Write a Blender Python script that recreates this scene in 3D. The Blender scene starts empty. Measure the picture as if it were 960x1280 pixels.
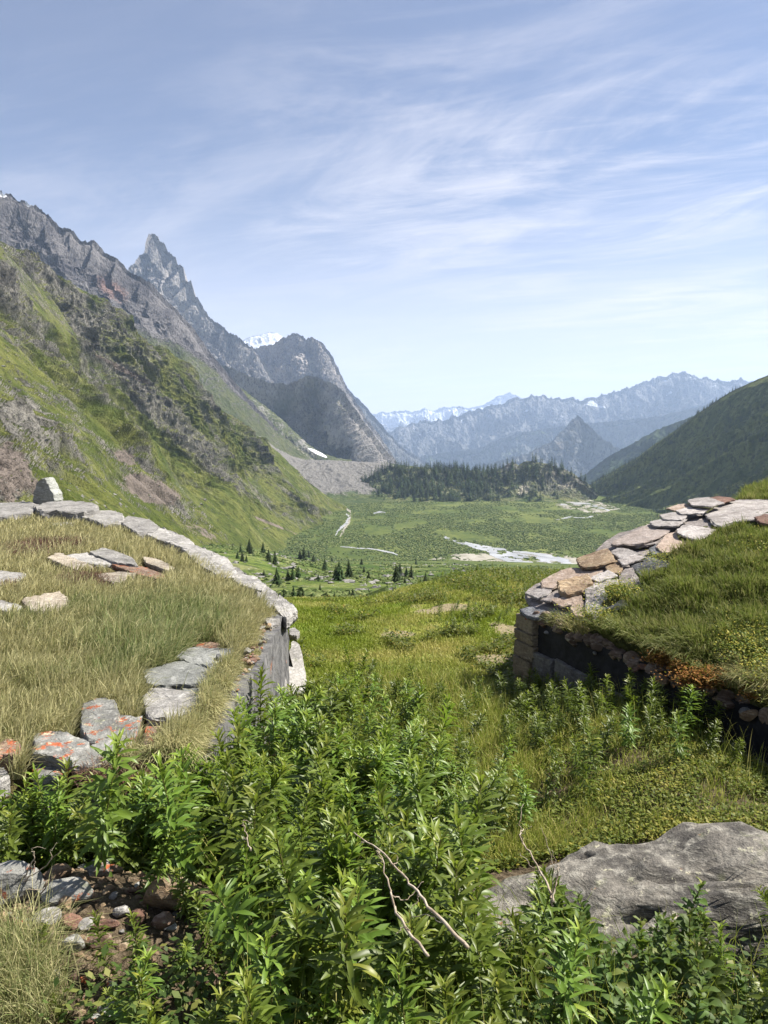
import bpy, math, random
import numpy as np
from mathutils import Vector

random.seed(7)
RNG = np.random.default_rng(11)
SC = bpy.context.scene
COL = SC.collection
F = 930.0
TH = math.radians(5.53)
CT, ST = math.cos(TH), math.sin(TH)

# ------------------------------------------------------------------ camera maths
def ray(u, v):
    a = (u - 480.0) / F
    b = (v - 640.0) / F
    return np.array([a, CT - b * ST, -ST - b * CT])          # right, forward, up

def P(u, v, Y):
    r = ray(u, v)
    return r * (Y / r[1])

def hit(u, v, zf, t0=0.6, t1=60.0):
    r = ray(u, v)
    f = lambda t: r[2] * t - zf(r[0] * t, r[1] * t)
    a = t0
    fa = f(a)
    n = 400
    k = (t1 / t0) ** (1.0 / n)
    for i in range(n):
        b = a * k
        fb = f(b)
        if fa > 0 >= fb:
            for _ in range(30):
                m = .5 * (a + b)
                if f(m) > 0: a = m
                else: b = m
            return r * a
        a, fa = b, fb
    return r * t1

def hitz(u, v, z):
    r = ray(u, v)
    return r * (z / r[2])

def project(p):
    """world points -> photo pixels (only used to choose where detail is dense)"""
    x, y, z = p[..., 0], p[..., 1], p[..., 2]
    d = y * CT - z * ST
    up = y * ST + z * CT
    d = np.where(d > .05, d, .05)
    return 480 + F * x / d, 640 - F * up / d, d

# ------------------------------------------------------------------ noise
_perm = np.random.default_rng(3).permutation(256).astype(np.int32)
_perm = np.concatenate([_perm, _perm, _perm])
_g = np.random.default_rng(4).normal(size=(256, 3))
_g = (_g / np.linalg.norm(_g, axis=1)[:, None])

def pn(x, y, z):
    x = np.asarray(x, dtype=np.float64); y = np.asarray(y, dtype=np.float64) + 0 * x; z = np.asarray(z, dtype=np.float64) + 0 * x
    xi = np.floor(x).astype(np.int64); yi = np.floor(y).astype(np.int64); zi = np.floor(z).astype(np.int64)
    xf = x - xi; yf = y - yi; zf = z - zi
    xi &= 255; yi &= 255; zi &= 255
    u = xf * xf * xf * (xf * (xf * 6 - 15) + 10)
    v = yf * yf * yf * (yf * (yf * 6 - 15) + 10)
    w = zf * zf * zf * (zf * (zf * 6 - 15) + 10)
    def gd(i, j, k):
        h = _perm[_perm[_perm[(xi + i)] + yi + j] + zi + k] & 255
        g = _g[h]
        return g[..., 0] * (xf - i) + g[..., 1] * (yf - j) + g[..., 2] * (zf - k)
    def L(a, b, t): return a + t * (b - a)
    x00 = L(gd(0, 0, 0), gd(1, 0, 0), u); x10 = L(gd(0, 1, 0), gd(1, 1, 0), u)
    x01 = L(gd(0, 0, 1), gd(1, 0, 1), u); x11 = L(gd(0, 1, 1), gd(1, 1, 1), u)
    return L(L(x00, x10, v), L(x01, x11, v), w) * 1.5

def fbm(x, y, z=0.0, o=4, gain=.5):
    a = 1.0; s = 0; f = 1.0; n = 0
    for i in range(o):
        s = s + a * pn(x * f + 17.3 * i, y * f - 9.1 * i, np.asarray(z) * f + 5.7 * i)
        n += a; a *= gain; f *= 2.03
    return s / n

def ridged(x, y, z=0.0, o=4, gain=.5):
    a = 1.0; s = 0; f = 1.0; n = 0
    for i in range(o):
        q = 1 - np.abs(pn(x * f + 11.3 * i, y * f + 3.1 * i, np.asarray(z) * f + 2.7 * i)) * 1.6
        s = s + a * q * np.abs(q)
        n += a; a *= gain; f *= 2.07
    return s / n

def sstep(a, b, x):
    t = np.clip((np.asarray(x, dtype=float) - a) / (b - a), 0, 1)
    return t * t * (3 - 2 * t)

# ------------------------------------------------------------------ object helpers
def tag(o, label=None, cat=None, group=None, kind=None):
    if label: o['label'] = label
    if cat: o['category'] = cat
    if group: o['group'] = group
    if kind: o['kind'] = kind
    return o

def mesh_np(name, V, faces, mat=None, smooth=True, attrs=None, parent=None, link=True):
    """faces: list of (n,k) int arrays"""
    me = bpy.data.meshes.new(name)
    V = np.ascontiguousarray(V, dtype=np.float32)
    me.vertices.add(len(V)); me.vertices.foreach_set('co', V.ravel())
    fs = [np.asarray(f, dtype=np.int32) for f in faces if len(f)]
    nl = sum(f.size for f in fs); nf = sum(len(f) for f in fs)
    me.loops.add(nl); me.loops.foreach_set('vertex_index', np.concatenate([f.ravel() for f in fs]))
    me.polygons.add(nf)
    tot = np.concatenate([np.full(len(f), f.shape[1], dtype=np.int32) for f in fs])
    st = np.concatenate([[0], np.cumsum(tot)[:-1]]).astype(np.int32)
    me.polygons.foreach_set('loop_start', st)
    me.polygons.foreach_set('loop_total', tot)
    me.polygons.foreach_set('use_smooth', np.full(nf, smooth))
    me.update(calc_edges=True)
    for k, a in (attrs or {}).items():
        a = np.ascontiguousarray(a, dtype=np.float32)
        at = me.attributes.new(k, 'FLOAT', 'POINT')
        at.data.foreach_set('value', a.ravel())
    if mat: me.materials.append(mat)
    if not link: return me
    o = bpy.data.objects.new(name, me); COL.objects.link(o)
    if parent: o.parent = parent
    return o

def grid_faces(nu, nv, flip=False, off=0):
    i, j = np.meshgrid(np.arange(nu - 1), np.arange(nv - 1), indexing='ij')
    a = (i * nv + j).ravel() + off
    q = np.stack([a, a + nv, a + nv + 1, a + 1], 1)
    return q[:, ::-1] if flip else q

def empty(name, loc, rz=0):
    o = bpy.data.objects.new(name, None); COL.objects.link(o)
    o.location = loc; o.rotation_euler = (0, 0, rz); o.empty_display_size = .1
    return o

# ------------------------------------------------------------------ material helpers
class NT:
    def __init__(s, name):
        s.m = bpy.data.materials.new(name); s.m.use_nodes = True
        s.t = s.m.node_tree; s.t.nodes.clear()
        s.out = s.t.nodes.new('ShaderNodeOutputMaterial')
    def n(s, typ, **kw):
        nd = s.t.nodes.new(typ)
        for k, v in kw.items():
            if k.startswith('_'): setattr(nd, k[1:], v)
        return nd
    def set(s, sock, v):
        if isinstance(v, bpy.types.NodeSocket): s.t.links.new(v, sock)
        elif v is not None: sock.default_value = v
    def noise(s, vec, scale, detail=5, rough=.55, dist=0, w=None):
        nd = s.n('ShaderNodeTexNoise'); nd.noise_dimensions = '3D'
        s.set(nd.inputs['Vector'], vec); s.set(nd.inputs['Scale'], scale); nd.inputs['Detail'].default_value = detail
        nd.inputs['Roughness'].default_value = rough; nd.inputs['Distortion'].default_value = dist
        return nd.outputs['Fac']
    def voro(s, vec, scale, feat='F1', out='Distance'):
        nd = s.n('ShaderNodeTexVoronoi'); nd.feature = feat
        s.set(nd.inputs['Vector'], vec); s.set(nd.inputs['Scale'], scale)
        return nd.outputs[out]
    def math(s, op, a, b=None, c=None, clamp=False):
        nd = s.n('ShaderNodeMath'); nd.operation = op; nd.use_clamp = clamp
        s.set(nd.inputs[0], a)
        if b is not None: s.set(nd.inputs[1], b)
        if c is not None: s.set(nd.inputs[2], c)
        return nd.outputs[0]
    def mr(s, v, a, b, c=0.0, d=1.0):
        nd = s.n('ShaderNodeMapRange'); nd.interpolation_type = 'SMOOTHSTEP'
        s.set(nd.inputs['Value'], v); nd.inputs['From Min'].default_value = a; nd.inputs['From Max'].default_value = b
        nd.inputs['To Min'].default_value = c; nd.inputs['To Max'].default_value = d
        return nd.outputs['Result']
    def mix(s, f, a, b, mode='MIX'):
        nd = s.n('ShaderNodeMix'); nd.data_type = 'RGBA'; nd.blend_type = mode
        s.set(nd.inputs[0], f)
        for q, v in ((6, a), (7, b)):
            if isinstance(v, tuple) and len(v) == 3: v = v + (1,)
            s.set(nd.inputs[q], v)
        return nd.outputs[2]
    def attr(s, name):
        nd = s.n('ShaderNodeAttribute'); nd.attribute_name = name
        return nd.outputs['Fac']
    def objrand(s):
        return s.n('ShaderNodeObjectInfo').outputs['Random']
    def coord(s, which='Object'):
        return s.n('ShaderNodeTexCoord').outputs[which]
    def pos(s): return s.n('ShaderNodeNewGeometry').outputs['Position']
    def mapping(s, vec, scale=(1, 1, 1), rot=(0, 0, 0), loc=(0, 0, 0)):
        nd = s.n('ShaderNodeMapping'); s.set(nd.inputs['Vector'], vec)
        nd.inputs['Scale'].default_value = scale; nd.inputs['Rotation'].default_value = rot; nd.inputs['Location'].default_value = loc
        return nd.outputs['Vector']
    def bump(s, h, strength=.5, dist=.01, normal=None):
        nd = s.n('ShaderNodeBump'); s.set(nd.inputs['Height'], h); nd.inputs['Strength'].default_value = strength
        nd.inputs['Distance'].default_value = dist
        if normal is not None: s.set(nd.inputs['Normal'], normal)
        return nd.outputs['Normal']
    def pr(s, color, rough=.85, spec=.25, normal=None):
        nd = s.n('ShaderNodeBsdfPrincipled')
        if isinstance(color, tuple) and len(color) == 3: color = color + (1,)
        s.set(nd.inputs['Base Color'], color); s.set(nd.inputs['Roughness'], rough)
        s.set(nd.inputs['Specular IOR Level'], spec)
        if normal is not None: s.set(nd.inputs['Normal'], normal)
        return nd.outputs[0]
    def done(s, sh):
        s.t.links.new(sh, s.out.inputs['Surface']); return s.m

def mat_leaf(name, dark, light, young, trans=.3, rough=.45, spec=.35):
    t = NT(name)
    c = t.mix(t.attr('tint'), dark, light)
    c = t.mix(t.attr('young'), c, young)
    oi = t.objrand()
    hsv = t.n('ShaderNodeHueSaturation'); t.set(hsv.inputs['Color'], c)
    t.set(hsv.inputs['Value'], t.mr(oi, 0, 1, .75, 1.25)); t.set(hsv.inputs['Hue'], t.mr(oi, 0, 1, .480, .510))
    c = hsv.outputs[0]
    p = t.pr(c, rough, spec)
    tr = t.n('ShaderNodeBsdfTranslucent')
    tc = t.mix(.5, c, (.35, .5, .05)); tc = t.mix(1.0, tc, (.9, .9, .9), 'MULTIPLY')
    t.set(tr.inputs['Color'], tc)
    mx = t.n('ShaderNodeMixShader'); mx.inputs[0].default_value = trans
    t.t.links.new(p, mx.inputs[1]); t.t.links.new(tr.outputs[0], mx.inputs[2])
    return t.done(mx.outputs[0])

def mat_grass(name, greens, straw, trans=.35):
    t = NT(name)
    c = t.mix(t.attr('tint'), greens[0], greens[1])
    c = t.mix(t.attr('young'), c, straw)
    p = t.pr(c, .55, .25)
    tr = t.n('ShaderNodeBsdfTranslucent'); t.set(tr.inputs['Color'], c)
    mx = t.n('ShaderNodeMixShader'); mx.inputs[0].default_value = trans
    t.t.links.new(p, mx.inputs[1]); t.t.links.new(tr.outputs[0], mx.inputs[2])
    return t.done(mx.outputs[0])

def mat_stone(name, base, light, dark, lichen=0.0, warm=0.0, scale=1.0, lichcol=(.36, .105, .035)):
    t = NT(name)
    v = t.pos()
    oi = t.objrand()
    n1 = t.noise(v, 3.0 * scale, 6, .6)
    n2 = t.noise(v, 28 * scale, 7, .7)
    n3 = t.noise(t.mapping(v, (1, 1, 5)), 12 * scale, 5, .65)
    c = t.mix(t.mr(n1, .35, .65), dark, base)
    c = t.mix(t.mr(n3, .45, .75), c, light)
    c = t.mix(t.mr(n2, .35, .6, .55, 0.0), c, dark)
    sp = t.noise(v, 110 * scale, 3, .7)
    c = t.mix(t.mr(sp, .56, .66, 0, .55), c, (.07, .07, .065))
    c = t.mix(t.mr(sp, .30, .42, .35, 0), c, light)
    if warm:
        c = t.mix(t.math('MULTIPLY', t.mr(oi, .3, .9), warm), c, (.38, .24, .13))
    g = t.noise(v, 9 * scale, 4, .6)
    c = t.mix(t.mr(g, .60, .72, 0, .5), c, (.13, .14, .07))
    if lichen:
        l = t.noise(v, 7 * scale, 7, .72, .3)
        c = t.mix(t.mr(l, .66 - lichen * .10, .70 - lichen * .10, 0, .9), c, t.mix(t.mr(n2, .3, .7), lichcol, (.30, .06, .02)))
        l2 = t.noise(v, 14 * scale, 6, .7)
        c = t.mix(t.mr(l2, .60, .64, 0, .8), c, (.42, .40, .28))
    hsv = t.n('ShaderNodeHueSaturation'); t.set(hsv.inputs['Color'], c); t.set(hsv.inputs['Value'], t.mr(oi, 0, 1, .82, 1.15))
    h = t.math('ADD', t.math('MULTIPLY', n3, 1.2), t.math('ADD', n2, t.math('MULTIPLY', sp, .4)))
    return t.done(t.pr(hsv.outputs[0], .85, .2, t.bump(h, .7, .02 / scale)))

# ------------------------------------------------------------------ world, sun, haze
SUN_AZ = math.radians(76)      # from straight ahead (+Y) towards the right (+X)
SUN_EL = math.radians(48)
def build_world():
    w = bpy.data.worlds.new('World'); SC.world = w; w.use_nodes = True
    nt = w.node_tree; nt.nodes.clear()
    def n(t): return nt.nodes.new(t)
    L = nt.links.new
    out = n('ShaderNodeOutputWorld'); bg = n('ShaderNodeBackground'); L(bg.outputs[0], out.inputs[0])
    sky = n('ShaderNodeTexSky'); sky.sky_type = 'NISHITA'; sky.sun_disc = False
    sky.sun_elevation = SUN_EL; sky.sun_rotation = SUN_AZ
    sky.altitude = 2100; sky.air_density = 1.0; sky.dust_density = 1.0; sky.ozone_density = 4.0
    bg.inputs['Strength'].default_value = .052
    tc = n('ShaderNodeTexCoord'); sep = n('ShaderNodeSeparateXYZ'); L(tc.outputs['Generated'], sep.inputs[0])
    def m(op, a, b=None, cl=False):
        q = n('ShaderNodeMath'); q.operation = op; q.use_clamp = cl
        for i, v in enumerate((a, b)):
            if v is None: continue
            if isinstance(v, (int, float)): q.inputs[i].default_value = v
            else: L(v, q.inputs[i])
        return q.outputs[0]
    zz = m('ADD', m('MAXIMUM', sep.outputs[2], 0.0), .07)
    px = m('DIVIDE', sep.outputs[0], zz); py = m('DIVIDE', sep.outputs[1], zz)
    cb = n('ShaderNodeCombineXYZ'); L(px, cb.inputs[0]); L(py, cb.inputs[1])
    def mapn(rz, sx, sy, loc=(0, 0, 0)):
        mp = n('ShaderNodeMapping'); L(cb.outputs[0], mp.inputs[0]); mp.vector_type = 'TEXTURE'; mp.inputs['Rotation'].default_value = (0, 0, math.radians(rz))
        mp.inputs['Scale'].default_value = (1 / sx, 1 / sy, 1); mp.inputs['Location'].default_value = loc
        return mp.outputs[0]
    def noise(v, s, d, r, dist):
        q = n('ShaderNodeTexNoise'); L(v, q.inputs['Vector']); q.inputs['Scale'].default_value = s
        q.inputs['Detail'].default_value = d; q.inputs['Roughness'].default_value = r; q.inputs['Distortion'].default_value = dist
        return q.outputs['Fac']
    def mr(v, a, b, c, d):
        q = n('ShaderNodeMapRange'); q.interpolation_type = 'SMOOTHSTEP'; L(v, q.inputs['Value'])
        for k, x in zip(('From Min', 'From Max', 'To Min', 'To Max'), (a, b, c, d)): q.inputs[k].default_value = x
        return q.outputs['Result']
    streak = noise(mapn(-34, .55, 1.35), 1.1, 10, .62, 1.9)
    fine = noise(mapn(-14, 1.0, 3.2, (3, 1, 0)), 1.6, 10, .68, 1.8)
    patch = noise(mapn(-15, .35, .6, (2.2, 7.6, 0)), 1.0, 4, .5, .4)
    a = m('MULTIPLY', mr(streak, .40, .68, 0, 1), mr(patch, .34, .58, .2, 1))
    b = m('MULTIPLY', mr(fine, .42, .70, 0, .8), mr(patch, .36, .58, .1, 1))
    lowc = mr(sep.outputs[2], .55, .12, .30, 1.0)
    side = mr(sep.outputs[0], -.45, .20, .30, 1.0)
    cl = m('MULTIPLY', m('MULTIPLY', lowc, side), m('ADD', m('MULTIPLY', a, .66), m('MULTIPLY', b, .32)), True)
    veil = mr(sep.outputs[2], .0, .36, .80, .12)       # thin high veil, thicker seen edge-on near the horizon
    tot = m('MINIMUM', m('ADD', cl, m('MULTIPLY', veil, m('SUBTRACT', 1.0, cl))), .85)
    mx = n('ShaderNodeMix'); mx.data_type = 'RGBA'; L(tot, mx.inputs[0]); L(sky.outputs[0], mx.inputs[6])
    mx.inputs[7].default_value = CLOUDC + (1,)
    tint = n('ShaderNodeMix'); tint.data_type = 'RGBA'; tint.blend_type = 'MULTIPLY'; tint.inputs[0].default_value = 1
    L(mx.outputs[2], tint.inputs[6]); tint.inputs[7].default_value = (1.0, .985, 1.0, 1)
    L(tint.outputs[2], bg.inputs['Color'])
    sd = bpy.data.lights.new('sun', 'SUN'); sd.energy = 5.0; sd.angle = math.radians(.53); sd.color = (1, .95, .87)
    so = bpy.data.objects.new('sun', sd); COL.objects.link(so)
    d = Vector((math.sin(SUN_AZ) * math.cos(SUN_EL), math.cos(SUN_AZ) * math.cos(SUN_EL), math.sin(SUN_EL)))
    so.rotation_euler = d.to_track_quat('Z', 'Y').to_euler()
    so.location = (20, 10, 30)
CLOUDC = (8.3, 8.05, 8.2)
build_world()

def build_haze():
    x0, x1, y0, y1, z0, z1 = -13000, 13000, -600, 19500, -620, 1480
    V = [(x, y, z) for x in (x0, x1) for y in (y0, y1) for z in (z0, z1)]
    Fq = [(0, 1, 3, 2), (4, 6, 7, 5), (0, 4, 5, 1), (2, 3, 7, 6), (0, 2, 6, 4), (1, 5, 7, 3)]
    m = bpy.data.materials.new('haze_air'); m.use_nodes = True; t = m.node_tree; t.nodes.clear()
    o = t.nodes.new('ShaderNodeOutputMaterial'); p = t.nodes.new('ShaderNodeVolumePrincipled')
    p.inputs['Color'].default_value = (.54, .70, 1, 1); p.inputs['Density'].default_value = HAZE
    p.inputs['Anisotropy'].default_value = .15
    t.links.new(p.outputs[0], o.inputs['Volume'])
    ob = mesh_np('haze', np.array(V, float), [np.array(Fq)], m, smooth=False)
    tag(ob, kind='stuff', label='pale blue air haze over the far valley', cat='haze')
HAZE = 4.9e-5
build_haze()

# ------------------------------------------------------------------ ground heights
VAL = -150.0
_pr = np.array([(0, -1.60), (1.2, -1.63), (2.5, -1.92), (4, -2.32), (6, -2.58), (8.5, -2.80), (12, -3.02), (14, -3.2),
                (17, -3.75), (22, -4.95), (30, -6.9), (60, -13.1), (100, -20.8), (150, -29.6), (250, -46.3), (400, -70), (600, -101.5), (830, -139), (920, -149.8), (1000, -150), (2450, -150), (3600, -300), (6000, -540), (1e6, -540)])
def ground(x, y, detail=True):
    x = np.asarray(x, float); y = np.asarray(y, float)
    r = np.sqrt(x * x + y * y)
    z = np.interp(r, _pr[:, 0], _pr[:, 1])
    back = sstep(2, -12, y)
    z = z * (1 - back) + (-1.6 + .02 * r) * back * (r < 1e9)
    az = x / np.maximum(y, .01)
    left = sstep(-.04, -.24, az) * sstep(120, 300, r) * (1 - sstep(650, 950, r)) * (y > 0)
    z = z + .030 * r * left
    # little mound in front of the right-hand ruin
    z = z + .42 * np.exp(-(((x - 2.0) / 1.0) ** 2 + ((y - 5.2) / 2.0) ** 2))
    z = z + .30 * np.exp(-(((x + .74) / .32) ** 2 + ((y - 4.9) / 1.2) ** 2))
    # rubble heap on the left, close to the camera
    z = z + .36 * np.exp(-(((x + 1.35) / .75) ** 2 + ((y - 2.75) / .6) ** 2))
    # meadow rises slightly to the right at its far edge
    z = z + .80 * sstep(-.06, .16, az) * sstep(10, 19, r) * (1 - sstep(23, 60, r)) * (y > 0)
    if detail:
        z = z + .05 * fbm(x * .9, y * .9, 1.5, 3) * sstep(.5, 3, r) * (1 - sstep(60, 200, r))
        z = z + .10 * fbm(x * .6, y * .6, 14.5, 3) * sstep(7, 12, r) * (1 - sstep(60, 200, r)) + .3 * fbm(x * .16, y * .16, 4.5, 3) * sstep(9, 25, r) * (1 - sstep(500, 850, r))
        z = z + 4.5 * fbm(x * .012, y * .012, 7.5, 4) * sstep(60, 200, r) * (1 - sstep(600, 880, r))
    return z
def dirt(x, y):
    q = 0
    for (u0, r0, ru, rr) in ((.155, 9.6, .035, .5), (.075, 13.0, .05, .45), (.02, 11.2, .03, .3), (.17, 11.5, .03, .4), (-.02, 15.5, .04, .5), (.12, 8.4, .03, .25)):
        q = q + np.exp(-((x / np.maximum(y, .1) - u0) / ru) ** 2 - ((np.hypot(x, y) - r0) / rr) ** 2)
    return q * 1.0 + .9 * fbm(x * 1.5, y * 1.5, 31.0, 4) - .12
def g1(x, y): return float(ground(np.array(x), np.array(y)))

# roofs of the two sunken ruins
def roofL(x, y):
    return -1.70 + .38 * sstep(6.5, 16.0, y) + .05 * np.sin(np.asarray(x) * .9) * sstep(1, 3, -np.asarray(x))
A0 = np.array([1.45, 7.75]); B0 = np.array([2.62, 4.70])
_d = (B0 - A0) / np.linalg.norm(B0 - A0); _n = np.array([-_d[1], _d[0]])
if _n[0] < 0: _n = -_n
def roofR(x, y):
    s = (np.asarray(x) - A0[0]) * _n[0] + (np.asarray(y) - A0[1]) * _n[1]
    t = (np.asarray(x) - A0[0]) * _d[0] + (np.asarray(y) - A0[1]) * _d[1]
    s2 = np.clip(s, -.5, 9)
    z = -1.76 + .255 * s2 - .014 * s2 ** 2
    return z + .08 * sstep(-.5, 1.2, s) * np.sin(t * .9 + .4)

# ------------------------------------------------------------------ ground sheet
def m_ground():
    t = NT('meadow_ground')
    v = t.pos()
    ln = t.n('ShaderNodeVectorMath'); ln.operation = 'LENGTH'; t.set(ln.inputs[0], v); r = ln.outputs['Value']
    near = t.mr(r, 7.0, 11.0); mid = t.mr(r, 28, 60); val = t.mr(r, 780, 900)
    n1 = t.noise(v, .55, 6, .62, .3); n2 = t.noise(v, 3.3, 6, .65); n3 = t.noise(v, 22, 5, .65)
    # bare soil and litter under the plants
    soil = t.mix(t.mr(n3, .35, .65), (.045, .033, .020), (.13, .10, .065))
    soil = t.mix(t.mr(n2, .55, .68, 0, .7), soil, (.045, .06, .014))
    # alpine meadow
    g = t.mix(t.mr(n1, .35, .65), (.11, .16, .02), (.20, .22, .04))
    g = t.mix(t.mr(n2, .50, .68, 0, .9), g, (.30, .26, .085))
    g = t.mix(t.mr(n3, .35, .5, .5, 0), g, (.035, .06, .01))
    g = t.mix(t.mr(t.math('ADD', t.attr('dirt'), t.math('MULTIPLY', t.math('SUBTRACT', n3, .5), .5)), .38, .52), g, t.mix(n3, (.16, .13, .07), (.32, .27, .17)))
    # rough hillside
    h1 = t.noise(v, .03, 8, .62, .4); h2 = t.noise(v, .22, 6, .7); h3 = t.noise(v, 1.1, 4, .7)
    h = t.mix(t.mr(h1, .38, .6), (.05, .085, .014), (.12, .15, .035))
    h = t.mix(t.mr(h2, .42, .54, .85, 0), h, (.022, .04, .010))
    h = t.mix(t.mr(h1, .56, .66, 0, .55), h, (.19, .18, .09))
    h = t.mix(t.mr(t.voro(v, .35), .10, .16, 1, 0), h, t.mix(t.mr(h1, .5, .6), (.03, .05, .012), (.34, .32, .29)))
    h = t.mix(t.mr(h3, .36, .5, .5, 0), h, (.018, .032, .008))
    # flat valley floor with willow scrub
    w1 = t.noise(v, .006, 7, .6, .6); w2 = t.noise(t.mapping(v, (1, .45, 1)), .05, 6, .72); w3 = t.noise(v, .35, 4, .7)
    f = t.mix(t.mr(w1, .35, .62), (.062, .086, .018), (.115, .132, .034))
    f = t.mix(t.mr(w2, .40, .56, .7, 0), f, (.040, .060, .016))
    f = t.mix(t.mr(w1, .56, .68, 0, .5), f, (.16, .175, .06))
    f = t.mix(t.mr(w3, .35, .5, .5, 0), f, (.022, .042, .012))
    c = t.mix(near, soil, g); c = t.mix(mid, c, h); c = t.mix(val, c, f)
    hh = t.math('ADD', n3, t.math('MULTIPLY', n2, 2.0))
    nb = t.bump(hh, .9, .05)
    return t.done(t.pr(c, .95, .1, nb))
M_ground = m_ground()

def build_ground():
    front = np.radians(np.linspace(-33, 33, 700))
    rest = np.radians(np.concatenate([np.linspace(33, 180, 90)[1:], np.linspace(-180, -33, 90)[1:-1]]))
    az = np.concatenate([front, rest]); nu = len(az)
    r = np.concatenate([np.geomspace(.35, 40, 330), np.geomspace(40, 2600, 380)[1:], np.geomspace(2600, 60000, 40)[1:]])
    nv = len(r)
    A, R = np.meshgrid(az, r, indexing='ij')
    X = R * np.sin(A); Y = R * np.cos(A)
    Z = ground(X, Y)
    V = np.stack([X, Y, Z], -1).reshape(-1, 3)
    V = np.vstack([V, [[0, 0, -1.6]]])
    i, j = np.meshgrid(np.arange(nu), np.arange(nv - 1), indexing='ij')
    a = (i * nv + j).ravel(); b = (((i + 1) % nu) * nv + j).ravel()
    q = np.stack([a, a + 1, b + 1, b], 1)
    i = np.arange(nu)
    tri = np.stack([np.full(nu, nu * nv), i * nv, ((i + 1) % nu) * nv], 1)
    o = mesh_np('ground', V, [q, tri], M_ground, True, {'dirt': np.clip(dirt(V[:, 0], V[:, 1]), 0, 1) * (V[:, 1] > 6) * (V[:, 1] < 22)})
    tag(o, kind='structure', label='grassy alpine ground falling away to the flat valley floor', cat='ground')
build_ground()

# ------------------------------------------------------------------ streams and gravel on the valley floor
def m_plain(name, c1, c2, scale=.3, rough=.6, spec=.4, bs=.3, bd=.1):
    t = NT(name); v = t.pos()
    n = t.noise(v, scale, 6, .65); n2 = t.noise(v, scale * 7, 4, .6)
    c = t.mix(t.mr(n, .38, .62), c1, c2)
    c = t.mix(t.mr(n2, .4, .6, .35, 0), c, c1)
    return t.done(t.pr(c, rough, spec, t.bump(n2, bs, bd)))
M_water = m_plain('glacier_melt_water', (.24, .24, .235), (.38, .38, .375), .05, .35, .5)
M_gravel = m_plain('pale_river_gravel', (.20, .185, .15), (.33, .31, .26), .05, .95, .1)

def flat_patch(name, pts, mat, dz, jit=1.0, thr=.27, **kw):
    """closed outline in photo pixels -> a ragged shore on the valley floor (fine grid cells inside the warped outline)"""
    W = np.array([hitz(u, v, VAL + dz) for u, v in pts])[:, :2]
    c = 1.7
    x0, y0 = W.min(0) - 30; x1, y1 = W.max(0) + 40
    gx = np.arange(x0, x1, c); gy = np.arange(y0, y1, c * 1.6)
    X, Y = np.meshgrid(gx, gy, indexing='ij')
    def inside(X, Y):
        wx = X + jit * (14 * fbm(X * .02, Y * .012, 2.2, 5, .6)); wy = Y + jit * (34 * fbm(X * .02, Y * .012, 8.2, 5, .6))
        r = np.zeros(X.shape, bool)
        for i in range(len(W)):
            ax, ay = W[i]; bx, by = W[(i + 1) % len(W)]
            cond = ((ay > wy) != (by > wy))
            xi = (bx - ax) * (wy - ay) / (by - ay + 1e-12) + ax
            r ^= cond & (wx < xi)
        return r & (fbm(X * .045, Y * .03, 5.1, 4, .6) < thr)
    m = inside(X, Y)
    i, j = np.nonzero(m[:-1, :-1])
    ny = len(gy)
    a = i * ny + j
    q = np.stack([a, a + ny, a + ny + 1, a + 1], 1)
    used, inv = np.unique(q.ravel(), return_inverse=True)
    V = np.stack([X.ravel()[used], Y.ravel()[used], np.full(len(used), VAL + dz)], 1)
    o = mesh_np(name, V, [inv.reshape(-1, 4)], mat, False)
    return tag(o, kind='structure', **kw)

def ribbon(pts):
    """pixel centre line with half widths (px across the view) -> outline"""
    up = [(u, v - w) for u, v, w in pts]; dn = [(u, v + w) for u, v, w in pts]
    return up + dn[::-1]
flat_patch('gravel_bar', [(512, 706), (540, 699), (575, 694), (604, 692), (640, 699), (700, 702), (735, 708), (700, 715), (640, 712), (600, 716), (540, 716)], M_gravel, .25, thr=.16, label='pale gravel bank beside the braided river', cat='gravel bank')
flat_patch('gravel_bar', [(640, 690), (690, 692), (735, 700), (730, 714), (690, 712), (650, 702)], M_gravel, .30, thr=.12, label='gravel spit inside the river bend', cat='gravel bank')
flat_patch('gravel_bar', ribbon([(424, 672, 2), (429, 660, 3), (437, 648, 3.5), (438, 640, 2), (432, 636, 1)]), M_gravel, .25, .5, label='grey gravel strip below the left hillside', cat='gravel bank')
flat_patch('gravel_bar', [(690, 632), (720, 622), (742, 626), (775, 636), (745, 642), (715, 638)], M_gravel, .25, .7, thr=-.02, label='distant gravel flat in front of the wooded right slope', cat='gravel bank')
flat_patch('river', ribbon([(558, 672, .8), (572, 678, 1.6), (590, 683, 3), (610, 687, 5), (632, 694, 6.5), (655, 699, 5.5), (680, 703, 5), (706, 707, 5), (740, 713, 5)]), M_water, .5, 1.25, thr=.10, label='wide shallow grey river crossing the valley floor', cat='river')
flat_patch('river', ribbon([(640, 689, 1), (665, 692, 1.5), (690, 697, 2.5), (712, 702, 2.5)]), M_water, .55, .7, label='side arm of the river on the right', cat='river')
flat_patch('river', ribbon([(417, 670, .8), (423, 662, 1.6), (432, 653, 2.2), (437, 646, 1.4), (432, 642, .6)]), M_water, .5, .4, label='short stream below the left hillside', cat='stream')
flat_patch('river', ribbon([(425, 683, .4), (445, 685, .8), (470, 687, .6), (490, 690, 1.0), (497, 694, .5)]), M_water, .5, .5, thr=.06, label='thin stream winding through the meadow', cat='stream')
flat_patch('river', ribbon([(700, 631, .8), (716, 629, 1.6), (735, 630, 1.6), (748, 634, 1.2), (762, 638, .6)]), M_water, .5, .7, thr=.05, label='far pools of the river near the woods', cat='river')
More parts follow.
